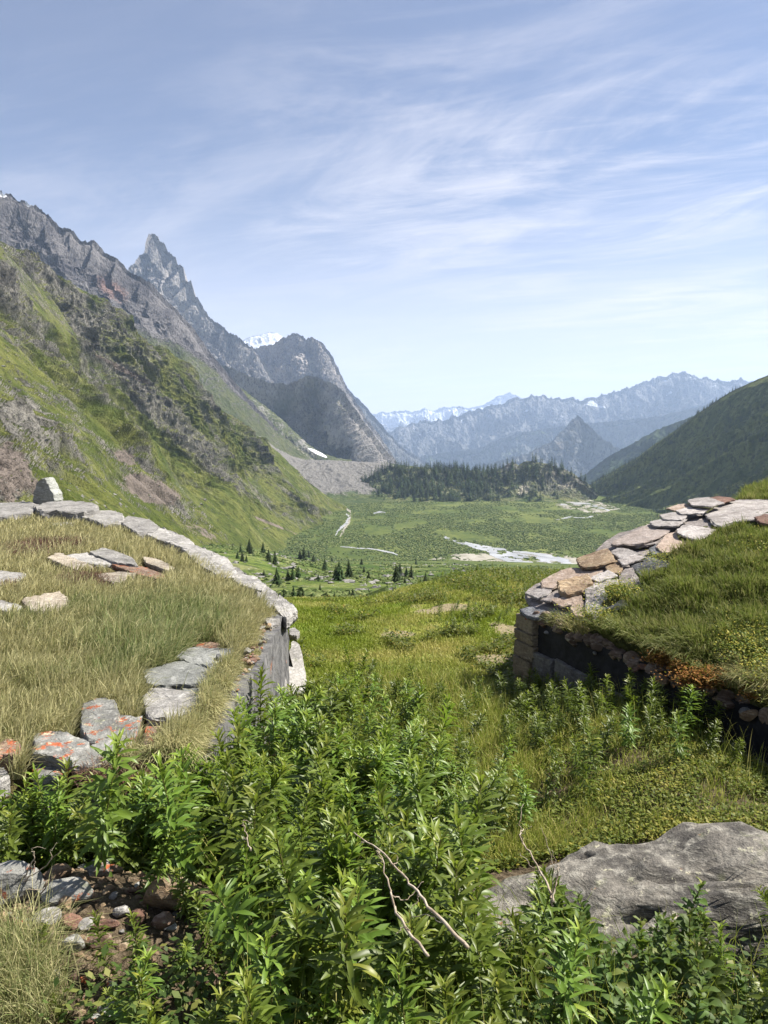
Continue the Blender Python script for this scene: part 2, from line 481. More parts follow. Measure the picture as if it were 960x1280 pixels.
flat_patch('river', ribbon([(692, 650, .4), (715, 646, 1.0), (735, 647, .8), (750, 643, .5)]), M_water, .5, .6, thr=.05, label='small far pool left of the river', cat='river')
flat_patch('river', ribbon([(466, 642, .5), (474, 640, 1.2), (482, 641, .6)]), M_water, .5, .3, thr=.1, label='tiny far pool on the meadow', cat='river')

# ------------------------------------------------------------------ mountains
def catmull(p, t):
    """p (K,...) control values, t in [0,K-1]"""
    K = len(p); i = np.clip(np.floor(t).astype(int), 0, K - 2); f = (t - i)
    sh = (len(t),) + (1,) * (p.ndim - 1); f = f.reshape(sh)
    p0 = p[np.clip(i - 1, 0, K - 1)]; p1 = p[i]; p2 = p[i + 1]; p3 = p[np.clip(i + 2, 0, K - 1)]
    return .5 * ((2 * p1) + (-p0 + p2) * f + (2 * p0 - 5 * p1 + 4 * p2 - p3) * f ** 2 + (-p0 + 3 * p1 - 3 * p2 + p3) * f ** 3)

def linear(p, t):
    K = len(p); i = np.clip(np.floor(t).astype(int), 0, K - 2); f = (t - i).reshape((len(t),) + (1,) * (p.ndim - 1))
    return p[i] * (1 - f) + p[i + 1] * f

def arcparam(C, n):
    d = np.concatenate([[0], np.cumsum(np.linalg.norm(np.diff(C, axis=0), axis=1))]); d /= d[-1]
    return np.interp(np.linspace(0, 1, n), d, np.arange(len(C)))

def loft(name, rails, nu, vseg, disp, mat, smooth=True, attrs=None, crest=1, lin=False, kw=None):
    """rails: (R, K, 3) world points, same number of columns in each rail"""
    R = np.array(rails, float)
    tu = arcparam(R[crest], nu)
    G = np.stack([(linear if (lin or k == crest) else catmull)(R[k], tu) for k in range(len(R))], 0)   # (R,nu,3)
    tv = np.concatenate([np.linspace(k, k + 1, n, endpoint=False) for k, n in enumerate(vseg)] + [[len(R) - 1.0]])
    S = linear(G, tv)                                           # (nv,nu,3)
    S2 = catmull(G, tv)
    S = np.where((tv[:, None, None] > crest), .5 * S + .5 * S2, S)
    S = S.transpose(1, 0, 2)
    nv = len(tv)
    du = np.gradient(S, axis=0); dv = np.gradient(S, axis=1)
    N = np.cross(du, dv); N /= np.maximum(np.linalg.norm(N, axis=2, keepdims=True), 1e-9)
    if N[..., 2].mean() < 0: N = -N; flip = True
    else: flip = False
    SS = np.linspace(0, 1, nu)[:, None] + 0 * tv[None, :]
    TT = (tv[None, :] - crest) + 0 * SS                          # 0 at the crest, positive on the visible face
    S = S + disp(S, N, SS, TT)
    A = {}
    for k, fn in (attrs or {}).items(): A[k] = fn(S, N, SS, TT).ravel()
    o = mesh_np(name, S.reshape(-1, 3), [grid_faces(nu, nv, flip)], mat, smooth, A)
    if kw: tag(o, kind='structure', **kw)
    return o, S, N

def mat_mtn(name, grass=((.06, .10, .015), (.13, .15, .03)), rock=((.085, .085, .085), (.20, .195, .185)), scree=(.22, .20, .18),
            snow=False, gs=.02, rs=.02, slope=(.55, .75), veg=1.0, bd=4.0):
    t = NT(name); v = t.pos()
    nz = t.n('ShaderNodeSeparateXYZ'); t.set(nz.inputs[0], t.n('ShaderNodeNewGeometry').outputs['Normal']); z = nz.outputs[2]
    n1 = t.noise(v, gs, 8, .6, .3); n2 = t.noise(v, gs * 8, 6, .7); n3 = t.noise(v, gs * 45, 4, .7)
    vs = t.mapping(v, (1, 1, .6)); r1 = t.noise(vs, rs, 8, .65, .4); r2 = t.noise(vs, rs * 9, 6, .7)
    st = t.noise(t.mapping(v, (.22, 1.3, .30)), gs * 4, 6, .65, .3)
    g = t.mix(t.mr(t.math('ADD', t.math('MULTIPLY', n1, .5), t.math('MULTIPLY', st, .5)), .40, .60), grass[0], grass[1])
    g = t.mix(t.mr(st, .54, .66, 0, .5), g, tuple(1.35 * c for c in grass[1][:2]) + (grass[1][2] * 2.2,))
    g = t.mix(t.mr(n2, .38, .52, .7, 0), g, tuple(.45 * c for c in grass[0]))
    g = t.mix(t.mr(n3, .36, .5, .5, 0), g, tuple(.45 * c for c in grass[0]))
    rk = t.mix(t.mr(r1, .35, .62), rock[0], rock[1])
    rk = t.mix(t.mr(r2, .38, .5, .7, 0), rk, tuple(.45 * c for c in rock[0]))  # dark blotches put the crags' black shadows into the rock colour
    rk = t.mix(t.mr(r2, .55, .68, 0, .4), rk, tuple(min(.5, 1.5 * c) for c in rock[1]))
    sc = t.mix(t.mr(n2, .35, .65), scree, tuple(1.35 * c for c in scree))
    a = t.attr('rock')
    nn = t.math('MULTIPLY', t.math('SUBTRACT', n2, .5), .9)
    n1s = t.math('MULTIPLY', t.math('SUBTRACT', n1, .5), .6)
    s = t.math('ADD', t.math('ADD', z, nn), n1s)
    sl = t.mr(s, slope[0], slope[1], 1, 0)
    rf = t.math('MAXIMUM', t.math('MULTIPLY', sl, t.mr(a, -.35, .25)), t.mr(t.math('ADD', a, nn), .45, .62))
    c = t.mix(rf, g, rk)
    c = t.mix(t.mr(t.math('ADD', t.attr('scree'), t.math('ADD', nn, n1s)), .45, .58), c, sc)
    red = t.attr('red'); c = t.mix(t.math('MULTIPLY', t.mr(t.math('ADD', red, nn), .4, .7), .8), c, (.26, .165, .14))
    if snow:
        c = t.mix(t.mr(t.math('ADD', t.attr('snow'), t.math('MULTIPLY', nn, .35)), .48, .54), c, (.80, .82, .86))
    h = t.math('ADD', t.math('ADD', t.math('MULTIPLY', n3, .35), t.math('MULTIPLY', n2, .6)), t.math('MULTIPLY', r2, t.math('ADD', t.math('MULTIPLY', rf, 1.3), .25)))
    return t.done(t.pr(c, .95, .08, t.bump(h, 1.0, bd * 1.5)))

def blob(u0, v0, ru, rv, ang=0.0):
    c, s = math.cos(math.radians(ang)), math.sin(math.radians(ang))
    def f(S):
        u, v, d = project(S)
        x = (u - u0) * c + (v - v0) * s; y = -(u - u0) * s + (v - v0) * c
        return np.exp(-((x / ru) ** 2 + (y / rv) ** 2))
    return f

# --- near left hillside: green with dark crags
def left_hill():
    crest = [(-1500, -260, 330), (-900, -60, 440), (-520, 60, 560), (-260, 150, 720), (-110, 236, 900), (-40, 278, 1020), (0, 302, 1100), (30, 316, 1130), (65, 340, 1165), (100, 362, 1200), (135, 381, 1245),
             (170, 420, 1290), (210, 446, 1335), (240, 480, 1380), (280, 522, 1430), (320, 545, 1480), (350, 568, 1520), (380, 598, 1560), (405, 618, 1590), (430, 634, 1612)]
    foot_y = [60, 190, 330, 480, 640, 720, 780, 830, 870, 900, 940, 985, 1030, 1080, 1140, 1220, 1300, 1390, 1480, 1570]
    fx = lambda y: np.interp(y, [0, 60, 120, 250, 400, 600, 800, 950, 1100, 1300, 1450, 1580], [-45, -50, -62, -86, -108, -135, -150, -146, -135, -118, -104, -84])
    C = np.array([P(*c) for c in crest])
    Ft = np.array([[fx(y) + 9 * math.sin(y * .021) + 5 * math.sin(y * .05), y, g1(fx(y), y) - 5] for y in foot_y])
    M = C * .52 + Ft * .48; M[:, 2] -= .02 * np.abs(C[:, 2] - Ft[:, 2])
    B = C + np.array([-500, 260, 0]); B[:, 2] = C[:, 2] - 90
    B[-5:] = C[-5:] + np.array([-160, 60, -60])
    U = Ft.copy(); U[:, 0] += 45; U[:, 2] -= 25
    def disp(S, N, s, t):
        x, y, z = S[..., 0], S[..., 1], S[..., 2]
        # rock ribs that run down the fall line, tilted
        rib = ridged(y * .010 + z * .004, z * .004, x * .004, 5, .55)
        crag = ridged(x * .014, y * .022 + z * .006, z * .011, 5, .55)
        mask = sstep(.0, .3, fbm(x * .004, y * .005, z * .004 + 3.1, 3) + .16)
        fade = (1 - sstep(1.45, 1.95, t)) * (t > 0)
        env = .45 + .55 * sstep(0, .12, t); fade = fade + .25 * (t > 1.45) * (t < 2.6)
        a = (12 + 40 * mask) * (rib - .6) + 3.5 * (ridged(x * .06, y * .08, z * .045, 4, .6) - .5) * (.3 + mask) + (3 + 11 * mask) * (crag - .5) + 14 * fbm(x * .004, y * .004, z * .004, 3)
        end = 1 - sstep(.93, 1.0, s) * .85
        q = (a * fade * env * end)[..., None] * N
        q[..., 2] += (2.5 * ridged(x * .03, y * .03, z * .03, 3) * (t >= 0) * (1 - sstep(.1, .3, t)) * end)
        return q
    def rock(S, N, s, t):
        x, y, z = S[..., 0], S[..., 1], S[..., 2]
        m = fbm(x * .004, y * .005, z * .004 + 3.1, 3)
        c = ridged(x * .014, y * .022 + z * .006, z * .011, 5, .55)
        r = sstep(-.05, .35, m) * .46 + (c - .25) * 1.05 - .50
        for b, w in ((blob(25, 520, 60, 48, 25), .75), (blob(150, 590, 60, 35, 35), .22), (blob(20, 350, 55, 35, 20), .5), (blob(190, 500, 120, 10, 42), .35), (blob(270, 585, 90, 9, 38), .45),
                     (blob(110, 405, 40, 20, 30), .3), (blob(355, 640, 60, 7, 33), .4), (blob(230, 640, 60, 25, 25), .15)): r = r + w * b(S)
        for b, w in ((blob(180, 545, 70, 20, 30), .4), (blob(110, 640, 90, 22, 15), .45), (blob(300, 640, 90, 22, 35), .4), (blob(200, 470, 90, 18, 40), .35)): r = r - w * b(S)
        return r
    def scree(S, N, s, t):
        r = 0 * s
        for b, w in ((blob(185, 612, 50, 17, 22), .95), (blob(5, 590, 38, 40, 50), 1.0), (blob(155, 570, 24, 12, 20), .7), (blob(150, 460, 70, 4, 28), .75), (blob(120, 650, 100, 14, 20), .6),
                     (blob(60, 620, 60, 12, 35), .8), (blob(250, 664, 50, 10, 25), .5), (blob(340, 655, 50, 3, 22), .6)): r = np.maximum(r, w * b(S))
        return r + .05
    m = mat_mtn('hillside_grass_and_crags', grass=((.058, .076, .014), (.125, .130, .034)), rock=((.085, .080, .072), (.25, .235, .205)), scree=(.130, .108, .092), gs=.018, rs=.03, slope=(.40, .60), bd=2.5)
    return loft('left_hillside', [B, C, M, Ft, U], 1000, [12, 260, 290, 8], disp, m, False, {'rock': rock, 'scree': scree}, kw=dict(label='steep green hillside with dark crags on the left', cat='hillside'))
_, S_left, N_left = left_hill()

# --- grey rocky mountain behind it
def rock_mountain():
    crest = [(-420, 60), (-260, 130), (-150, 180), (-70, 214), (-20, 236), (0, 242), (10, 245), (20, 249), (37, 256), (50, 266), (62, 272), (75, 287), (88, 290), (100, 299), (118, 305), (130, 319), (146, 325), (160, 340), (176, 345), (190, 356),
             (208, 376), (225, 392), (243, 412), (262, 440), (285, 468), (312, 500), (338, 528), (362, 548), (385, 565), (405, 574)]
    K = len(crest)
    Y = np.linspace(2300, 2700, K); Y[:6] = np.linspace(2000, 2320, 6)
    C = np.array([P(u, v, y) for (u, v), y in zip(crest, Y)])
    foot = [(-300, 520), (-200, 540), (-100, 560), (-40, 570), (10, 580), (40, 585), (60, 590), (90, 594), (120, 598), (150, 600), (180, 604), (200, 606), (225, 608), (250, 609), (270, 610), (290, 611), (310, 612), (325, 613), (340, 614), (352, 615),
            (365, 616), (376, 617), (388, 618), (400, 619), (410, 619), (418, 619), (425, 618), (433, 616), (440, 613), (446, 608)]
    Ft = np.array([P(u, v, y) for (u, v), y in zip(foot, np.linspace(1650, 2050, K))]); Ft[:, 2] = np.minimum(Ft[:, 2], VAL - 3)
    M = .5 * C + .5 * Ft; M[:, 2] -= .06 * (C[:, 2] - Ft[:, 2])
    B = C + np.array([-600, 500, 0]); B[:, 2] -= 450
    def disp(S, N, s, t):
        x, y, z = S[..., 0], S[..., 1], S[..., 2]
        wx = .5 * fbm(x * .004, y * .004, z * .004, 3)
        g = .5 * ridged(x * .006 + z * .0015 + wx, y * .004, z * .0012, 7, .60) + .5 * ridged(y * .0026 + z * .002 + wx, 1.5, z * .0006, 3, .5)
        c = ridged(x * .02, y * .02, z * .012, 4, .6)
        env = (1 - sstep(1.2, 1.9, t)) * (t > 0) * (.25 + .75 * sstep(0, .15, t))
        lo = sstep(.55, 1.1, t + .5 * s)
        q = (((g - .9) * 120 + (c - .5) * 16) * (1 - .75 * lo) * env)[..., None] * N
        q[..., 2] += 38 * (ridged(x * .014, y * .014, z * 0, 5, .6) - .35) * (np.abs(t) < .12) * (1 - sstep(.45, .7, s) * .7)
        return q
    def rock(S, N, s, t):
        return 1.1 - 1.05 * sstep(.55, 1.25, t + .55 * s) + 0 * s
    def scree(S, N, s, t):
        x, y, z = S[..., 0], S[..., 1], S[..., 2]
        r = sstep(.7, 1.0, s) * .5 * sstep(.1, .5, t) + .25 * sstep(.9, 1.5, t)
        for b, w in ((blob(150, 372, 45, 22, 30), .45), (blob(395, 592, 60, 16, 10), .7), (blob(330, 560, 70, 14, 40), .35)): r = np.maximum(r, w * b(S))
        return r
    def red(S, N, s, t): return blob(140, 362, 34, 16, 35)(S) * .75
    def snow(S, N, s, t): return 1.2 * blob(36, 252, 5, 7, 0)(S) + 1.0 * blob(2, 243, 8, 4, 20)(S)
    m = mat_mtn('grey_crag_rock', grass=((.055, .068, .026), (.105, .11, .05)), rock=((.080, .075, .080), (.19, .178, .175)), scree=(.185, .172, .16), snow=True, gs=.012, rs=.012, slope=(.3, .6), bd=5)
    loft('rocky_mountain', [B, C, M, Ft], 850, [10, 260, 240], disp, m, False, {'rock': rock, 'scree': scree, 'red': red, 'snow': snow}, kw=dict(label='grey crag mountain with jagged dark top behind the green hillside', cat='mountain'))
rock_mountain()

def simple_mtn(name, label, crest, Y, foot_dv, Yf, mat, amp, fr, nu=400, nv=160, zf=None, back=900, rockv=1.0, snowf=None, scree_or_lit=None, redf=None, jag=8, smooth=False, vert=.3, toward=None, mid=None, tilt=0.0, footpts=None):
    crest = np.array(crest, float); K = len(crest)
    Ys = np.interp(np.arange(K), np.linspace(0, K - 1, len(np.atleast_1d(Y))), np.atleast_1d(Y))
    C = np.array([P(u, v, y) for (u, v), y in zip(crest, Ys)])
    Yfs = np.interp(np.arange(K), np.linspace(0, K - 1, len(np.atleast_1d(Yf))), np.atleast_1d(Yf))
    if footpts is not None:
        fp = np.array(footpts, float); tt = np.linspace(0, 1, K); ft = np.linspace(0, 1, len(fp))
        Ft = np.array([P(np.interp(q, ft, fp[:, 0]), np.interp(q, ft, fp[:, 1]), y) for q, y in zip(tt, Yfs)])
    else:
        Ft = np.array([P(u + foot_dv, 640, y) for (u, v), y in zip(crest, Yfs)])
    Ft[:, 2] = (ground(Ft[:, 0], Ft[:, 1]) - 6) if zf is None else zf
    mm = mid or (.5, .06)
    M = mm[0] * C + (1 - mm[0]) * Ft; M[:, 2] -= mm[1] * (C[:, 2] - Ft[:, 2])
    B = C + np.array([0, back, 0]); B[:, 2] -= back * .55; B[:, 2] = np.maximum(B[:, 2], -560)
    def disp(S, N, s, t):
        x, y, z = S[..., 0], S[..., 1], S[..., 2]
        wx = .35 * fbm(x * fr * .8, y * fr * .8, z * fr * .8, 3)
        g = .6 * ridged(x * fr + wx + z * fr * tilt, y * fr * .5, z * fr * vert, 7, .62) + .4 * ridged(x * fr * .4 + wx, y * fr * .3 + 5.5, z * fr * .16, 3, .5)
        c = ridged(x * fr * 4, y * fr * 4, z * fr * 2.2, 4, .6)
        env = (1 - sstep(1.3, 1.95, t)) * (t > 0) * (.2 + .8 * sstep(0, .15, t))
        q = (((g - .9) * amp * 1.9 + (c - .6) * amp * .45) * env)[..., None] * N
        q[..., 2] += 1.7 * jag * (ridged(x * fr * 5, y * fr * 5, 0, 4, .6) - .45) * (np.abs(t) < .12)
        return q
    at = {'rock': (lambda S, N, s, t: (rockv(S, N, s, t) if callable(rockv) else rockv) + 0 * s)}
    if snowf: at['snow'] = snowf
    if scree_or_lit: at['scree'] = scree_or_lit
    if redf: at['red'] = redf
    return loft(name, [B, C, M, Ft], nu, [8, nv, nv], disp, mat, smooth, at, kw=dict(label=label, cat='mountain'))

M_peak = mat_mtn('granite_peak', rock=((.17, .16, .155), (.37, .34, .31)), grass=((.07, .085, .035), (.12, .125, .06)), snow=True, gs=.008, rs=.008, slope=(.2, .4), bd=8)
simple_mtn('pinnacle_peak', 'tall pointed granite needle left of the snow dome',
    [(120, 380), (150, 352), (163, 335), (168, 331), (173, 322), (180, 316), (182, 303), (187, 293), (191, 290), (196, 293), (200, 300), (205, 304), (210, 314), (216, 319), (219, 323), (222, 333), (229, 335), (232, 350), (239, 353), (243, 367), (248, 372), (254, 385),
     (262, 394), (270, 404), (279, 407), (287, 416), (296, 421), (310, 432), (322, 438), (340, 470), (360, 500)], [4700, 5200], 45, [3900, 4300], M_peak, 150, .0030, 420, 230, vert=.22, jag=26, back=700, rockv=1.2, mid=(.42, .12))
def _sd(S, N, s, t): return 1.5 + 0 * s
M_snow = mat_mtn('snow_and_rock', rock=((.13, .13, .14), (.26, .26, .26)), snow=True, gs=.006, rs=.006, bd=6)
simple_mtn('snow_dome', 'white snow covered summit behind the dark buttress',
    [(285, 440), (300, 428), (312, 421), (326, 418), (336, 415), (346, 416), (354, 422), (364, 432), (380, 450)], [8200], 0, [7000], M_snow, 25, .002, 160, 90, snowf=lambda S, N, s, t: 1.1 - .5 * ridged(S[..., 0] * .004, S[..., 1] * .004, S[..., 2] * .004, 3), jag=6, back=900)
M_butt = mat_mtn('dark_buttress_rock', rock=((.17, .16, .155), (.38, .34, .305)), grass=((.06, .08, .03), (.11, .12, .05)), scree=(.25, .22, .19), gs=.008, rs=.009, slope=(.25, .5), bd=7)
simple_mtn('rock_buttress', 'dark square shouldered rock mountain right of the snow dome',
    [(285, 470), (300, 447), (317, 437), (330, 431), (341, 431), (350, 424), (360, 420), (366, 416), (372, 415), (377, 420), (383, 424), (389, 421), (396, 425), (402, 428), (409, 436), (416, 446), (421, 457), (428, 471), (433, 482), (438, 492), (446, 504), (455, 518), (466, 533), (476, 547), (486, 562), (496, 576)],
    [5900, 5200], 45, [4300, 4000], M_butt, 130, .0036, 420, 210, vert=.25, jag=16, rockv=lambda S, N, s, t: 1.1 - .9 * sstep(1.0, 1.7, t), scree_or_lit=lambda S, N, s, t: .6 * sstep(.75, 1, s) * sstep(.2, .8, t), mid=(.45, .08))  # pale scree colour on the right flank stands in for its sunlit side
M_dark = mat_mtn('dark_shoulder', rock=((.20, .19, .185), (.42, .385, .35)), grass=((.095, .11, .05), (.10, .115, .045)), scree=(.24, .21, .18), gs=.010, rs=.012, slope=(.5, .75), bd=5)
simple_mtn('dark_shoulder', 'dark rounded rock shoulder in front of the buttress',
    [(255, 452), (276, 456), (292, 461), (310, 470), (330, 476), (346, 480), (360, 480), (374, 475), (386, 470), (398, 472), (410, 477), (422, 483), (432, 493), (440, 506), (448, 518), (457, 530), (467, 543), (478, 558), (488, 568), (496, 579)],
    [3500, 3000], 25, [2900, 2700], M_dark, 150, .0050, 420, 200, vert=.4, jag=9, rockv=lambda S, N, s, t: .22 + .9 * fbm(S[..., 0] * .004, S[..., 1] * .004, S[..., 2] * .004, 3) + .6 * sstep(.62, .9, s), scree_or_lit=lambda S, N, s, t: .55 * sstep(.7, .95, s) * sstep(.25, .9, t), smooth=False, mid=(.45, .10))  # lower right paled through the scree mask, sunlight put into the colour
# grassy rock apron below it and the moraine bank
M_apron = mat_mtn('scree_apron', rock=((.10, .10, .10), (.22, .21, .19)), grass=((.055, .07, .026), (.10, .11, .045)), scree=(.19, .18, .165), snow=True, gs=.012, rs=.012, slope=(.5, .75), bd=4)
simple_mtn('scree_apron', 'grassy scree apron with a white patch below the dark shoulder',
    [(230, 440), (268, 455), (290, 476), (310, 492), (332, 508), (352, 524), (370, 541), (386, 556), (402, 566), (420, 572), (440, 575)],
    [2950, 2600], 10, [2250, 2350], M_apron, 25, .008, 300, 120, jag=3, rockv=.1, smooth=True, scree_or_lit=lambda S, N, s, t: .38 + .4 * fbm(S[..., 0] * .006, S[..., 1] * .006, 0, 3),
    snowf=lambda S, N, s, t: 1.1 * blob(397, 566, 15, 2.2, 26)(S))
M_mor = mat_mtn('moraine_gravel', rock=((.16, .155, .145), (.26, .25, .23)), grass=((.05, .075, .025), (.10, .115, .04)), scree=(.135, .128, .118), gs=.03, rs=.02, slope=(.2, .3), bd=3)
simple_mtn('moraine_bank', 'long flat topped bank of grey moraine gravel',
    [(325, 545), (345, 560), (362, 569), (378, 574), (395, 575), (410, 575), (430, 576), (450, 577), (470, 578), (490, 580), (510, 582), (535, 585), (570, 588), (610, 590)],
    [2050, 2350], 0, [1640, 1900], M_mor, 12, .012, 400, 110, jag=2.0, rockv=-.4, smooth=True, back=500, vert=.2, mid=(.55, -.02),
    scree_or_lit=lambda S, N, s, t: .85 - .62 * sstep(1.0, 1.8, t) - .5 * sstep(.45, .65, s) + .35 * fbm(S[..., 0] * .01, S[..., 1] * .01, S[..., 2] * .01, 3),
    footpts=[(360, 640), (620, 640)])
# wooded mound in the middle
mound_crest = [(440, 606), (462, 596), (480, 588), (498, 585), (514, 584), (530, 585), (548, 586), (566, 587), (585, 588), (602, 590), (616, 590), (626, 586), (634, 580), (641, 577), (648, 581), (658, 577), (668, 577), (680, 579), (692, 582), (704, 586), (716, 592), (728, 600), (738, 608), (748, 618)]
M_mound = mat_mtn('mound_rock_and_scrub', rock=((.13, .12, .11), (.28, .26, .22)), grass=((.05, .08, .022), (.15, .15, .06)), scree=(.30, .27, .21), gs=.03, rs=.03, slope=(.55, .8), bd=2)
_, S_mound, N_mound = simple_mtn('wooded_mound', 'low rocky mound with dark conifer wood across the valley',
    mound_crest, [2050, 1990, 2000, 1950, 1900], 0, [1800, 1790, 1810, 1790, 1840], M_mound, 12, .016, 420, 90, jag=4, rockv=lambda S, N, s, t: -.1 + .9 * blob(634, 582, 10, 8, 0)(S) + .5 * blob(700, 600, 25, 12, 0)(S),
    smooth=False, back=400, scree_or_lit=lambda S, N, s, t: .1 + .55 * blob(655, 612, 14, 12, 0)(S) + .5 * blob(705, 605, 14, 10, 20)(S) + .3 * blob(690, 590, 14, 6, 20)(S), mid=(.55, -.05))

# right-hand wooded slope
def right_slope():
    crest = [(700, 626, 2400), (722, 617, 2300), (735, 609, 2200), (752, 598, 2150), (770, 588, 2100), (792, 575, 2060), (806, 566, 2020), (819, 556, 1990), (836, 545, 1960), (852, 532, 1930), (873, 518, 1890), (888, 508, 1860), (900, 499, 1840), (914, 491, 1820), (927, 484, 1800), (942, 478, 1770), (960, 470, 1740),
             (1010, 448, 1680), (1090, 400, 1580), (1220, 320, 1450), (1500, 150, 1200), (2100, -150, 900)]
    C = np.array([P(*c) for c in crest]); K = len(C)
    fu = [(712, 1900), (722, 1850), (735, 1800), (748, 1740), (760, 1690), (772, 1640), (782, 1590), (795, 1530), (808, 1470), (820, 1420), (832, 1370), (846, 1310), (860, 1260), (875, 1200), (892, 1140), (910, 1080), (935, 1010), (980, 920), (1050, 800), (1180, 650), (1450, 480), (2100, 300)]
    Ft = np.array([P(u, 640, y) for u, y in fu]); Ft[:, 2] = [min(VAL, g1(p[0], p[1])) - 6 for p in Ft]
    M = .5 * C + .5 * Ft; M[:, 2] -= .05 * (C[:, 2] - Ft[:, 2])
    B = C + np.array([500, 500, 0]); B[:, 2] -= 300
    def disp(S, N, s, t):
        x, y, z = S[..., 0], S[..., 1], S[..., 2]
        w = y * .0062 + x * .0010 + z * .0075 + .5 * fbm(x * .003, y * .003, z * .003, 3)
        g = ridged(w, 3.3 + z * .0007, 1.7, 3, .45)
        f = ridged(x * .02, y * .02, z * .01, 4, .55)
        env = (1 - sstep(1.5, 1.98, t)) * (t > 0) * (.15 + .85 * sstep(0, .3, t))
        q = (((g - .9) * 62 + (f - .5) * 9) * env)[..., None] * N
        q[..., 2] += 5 * ridged(x * .01, y * .01, 0, 4) * (np.abs(t) < .1)
        return q
    m = mat_mtn('right_slope_scrub', grass=((.078, .105, .024), (.17, .185, .048)), rock=((.09, .09, .085), (.18, .17, .155)), gs=.014, rs=.02, slope=(.35, .6), bd=3)
    bright = lambda S, N, s, t: -.3 + 0 * s
    return loft('right_slope', [B, C, M, Ft], 700, [10, 200, 200], disp, m, True, {'rock': bright}, kw=dict(label='steep dark wooded slope on the right of the valley', cat='hillside'))
_, S_right, N_right = right_slope()

# far blue ranges
M_far = mat_mtn('far_range_rock', rock=((.12, .125, .13), (.24, .24, .235)), grass=((.06, .085, .035), (.12, .14, .06)), snow=True, gs=.003, rs=.003, slope=(.45, .75), bd=25)
simple_mtn('wooded_spur', 'dark blue wooded spur behind the right slope',
    [(690, 612), (712, 603), (733, 592), (748, 580), (760, 571), (774, 563), (787, 556), (803, 547), (819, 538), (838, 531), (857, 524), (880, 514), (920, 500), (980, 480)], [4600, 4000], -60, [3600, 2900], mat_mtn('spur_wood', grass=((.035, .055, .018), (.06, .08, .03)), gs=.01, rs=.01, slope=(.1, .2), bd=6),
    60, .0035, 260, 90, jag=8, smooth=True, rockv=-.4)
simple_mtn('pyramid_peak', 'small pyramid shaped peak in the middle of the far valley',
    [(560, 598), (597, 583), (622, 577), (642, 571), (658, 567), (674, 560), (689, 551), (697, 544), (705, 537), (710, 530), (716, 524), (722, 520), (727, 524), (733, 530), (741, 537), (749, 544), (765, 556), (785, 568), (820, 580)], [6800, 7000], 0, [5900, 6100], M_far, 170, .0019, 360, 150, jag=22,
    rockv=lambda S, N, s, t: 1.0 - 1.0 * sstep(.5, 1.2, t), scree_or_lit=lambda S, N, s, t: .75 * blob(705, 556, 22, 8, -15)(S))
simple_mtn('blue_side_ridge', 'hazy blue ridge behind the buttress at the left of the gap',
    [(396, 440), (412, 462), (430, 481), (441, 492), (452, 502), (463, 515), (474, 528), (487, 542), (500, 556), (515, 568), (535, 578), (560, 590)], [7600, 8200], 0, [6600], M_far, 140, .0022, 260, 110, jag=18, rockv=.6)
simple_mtn('far_range', 'pale blue range with a few snow streaks across the valley head',
    [(440, 560), (470, 545), (500, 533), (530, 527), (556, 524), (575, 518), (590, 513), (604, 511), (618, 506), (628, 504), (640, 500), (652, 497), (662, 495), (673, 493), (682, 495), (690, 499), (704, 498), (714, 496), (728, 500), (742, 498), (752, 494), (764, 491), (776, 488), (788, 484), (800, 479), (808, 476), (817, 472), (825, 469), (833, 471),
     (841, 467), (850, 466), (857, 463), (864, 468), (872, 471), (884, 471), (893, 474), (904, 477), (915, 477), (925, 474), (935, 477), (945, 479), (990, 490), (1060, 500)],
    [11500, 12500], 0, [8300], M_far, 330, .00095, 520, 190, jag=55, vert=.4, back=2500,
    rockv=lambda S, N, s, t: .8 - .9 * sstep(.7, 1.4, t), snowf=lambda S, N, s, t: .62 * ridged(S[..., 0] * .0018, S[..., 1] * .0018, S[..., 2] * .003, 3) - .03 - .6 * sstep(.06, .45, t) + .5 * blob(742, 503, 12, 6, 20)(S))
simple_mtn('mid_blue_range', 'long blue forested range below the far peaks',
    [(470, 590), (500, 578), (530, 570), (560, 566), (600, 560), (625, 548), (650, 541), (680, 536), (705, 533), (735, 529), (760, 527), (790, 523), (820, 521), (860, 512), (900, 500), (950, 490)], [10000, 9500], 0, [8000], mat_mtn('blue_range_wood', grass=((.04, .06, .025), (.09, .11, .045)), rock=((.11, .11, .11), (.2, .2, .19)), gs=.003, rs=.003, slope=(.4, .6), bd=20),
    230, .0013, 420, 130, jag=22, smooth=False, rockv=.15)
M_farsnow = mat_mtn('far_snow_range', rock=((.16, .165, .17), (.26, .26, .26)), snow=True, gs=.002, rs=.002, bd=30)
simple_mtn('far_snow_range', 'very distant range with a snowy summit on the skyline',
    [(430, 540), (460, 520), (478, 514), (490, 516), (500, 512), (515, 514), (530, 511), (545, 512), (560, 508), (572, 507), (583, 510), (595, 509), (605, 507), (612, 502), (618, 499), (624, 494), (630, 493), (635, 490), (641, 493), (646, 495), (652, 499), (665, 506), (690, 510), (740, 515), (820, 520)], [17500], 0, [14500], M_farsnow, 250, .001, 360, 90, jag=50,
    rockv=1.0, back=1400, snowf=lambda S, N, s, t: .42 + .9 * blob(633, 498, 22, 14, 0)(S) + .3 * ridged(S[..., 0] * .002, S[..., 1] * .002, 0, 3) - .3 * sstep(.1, .4, t))

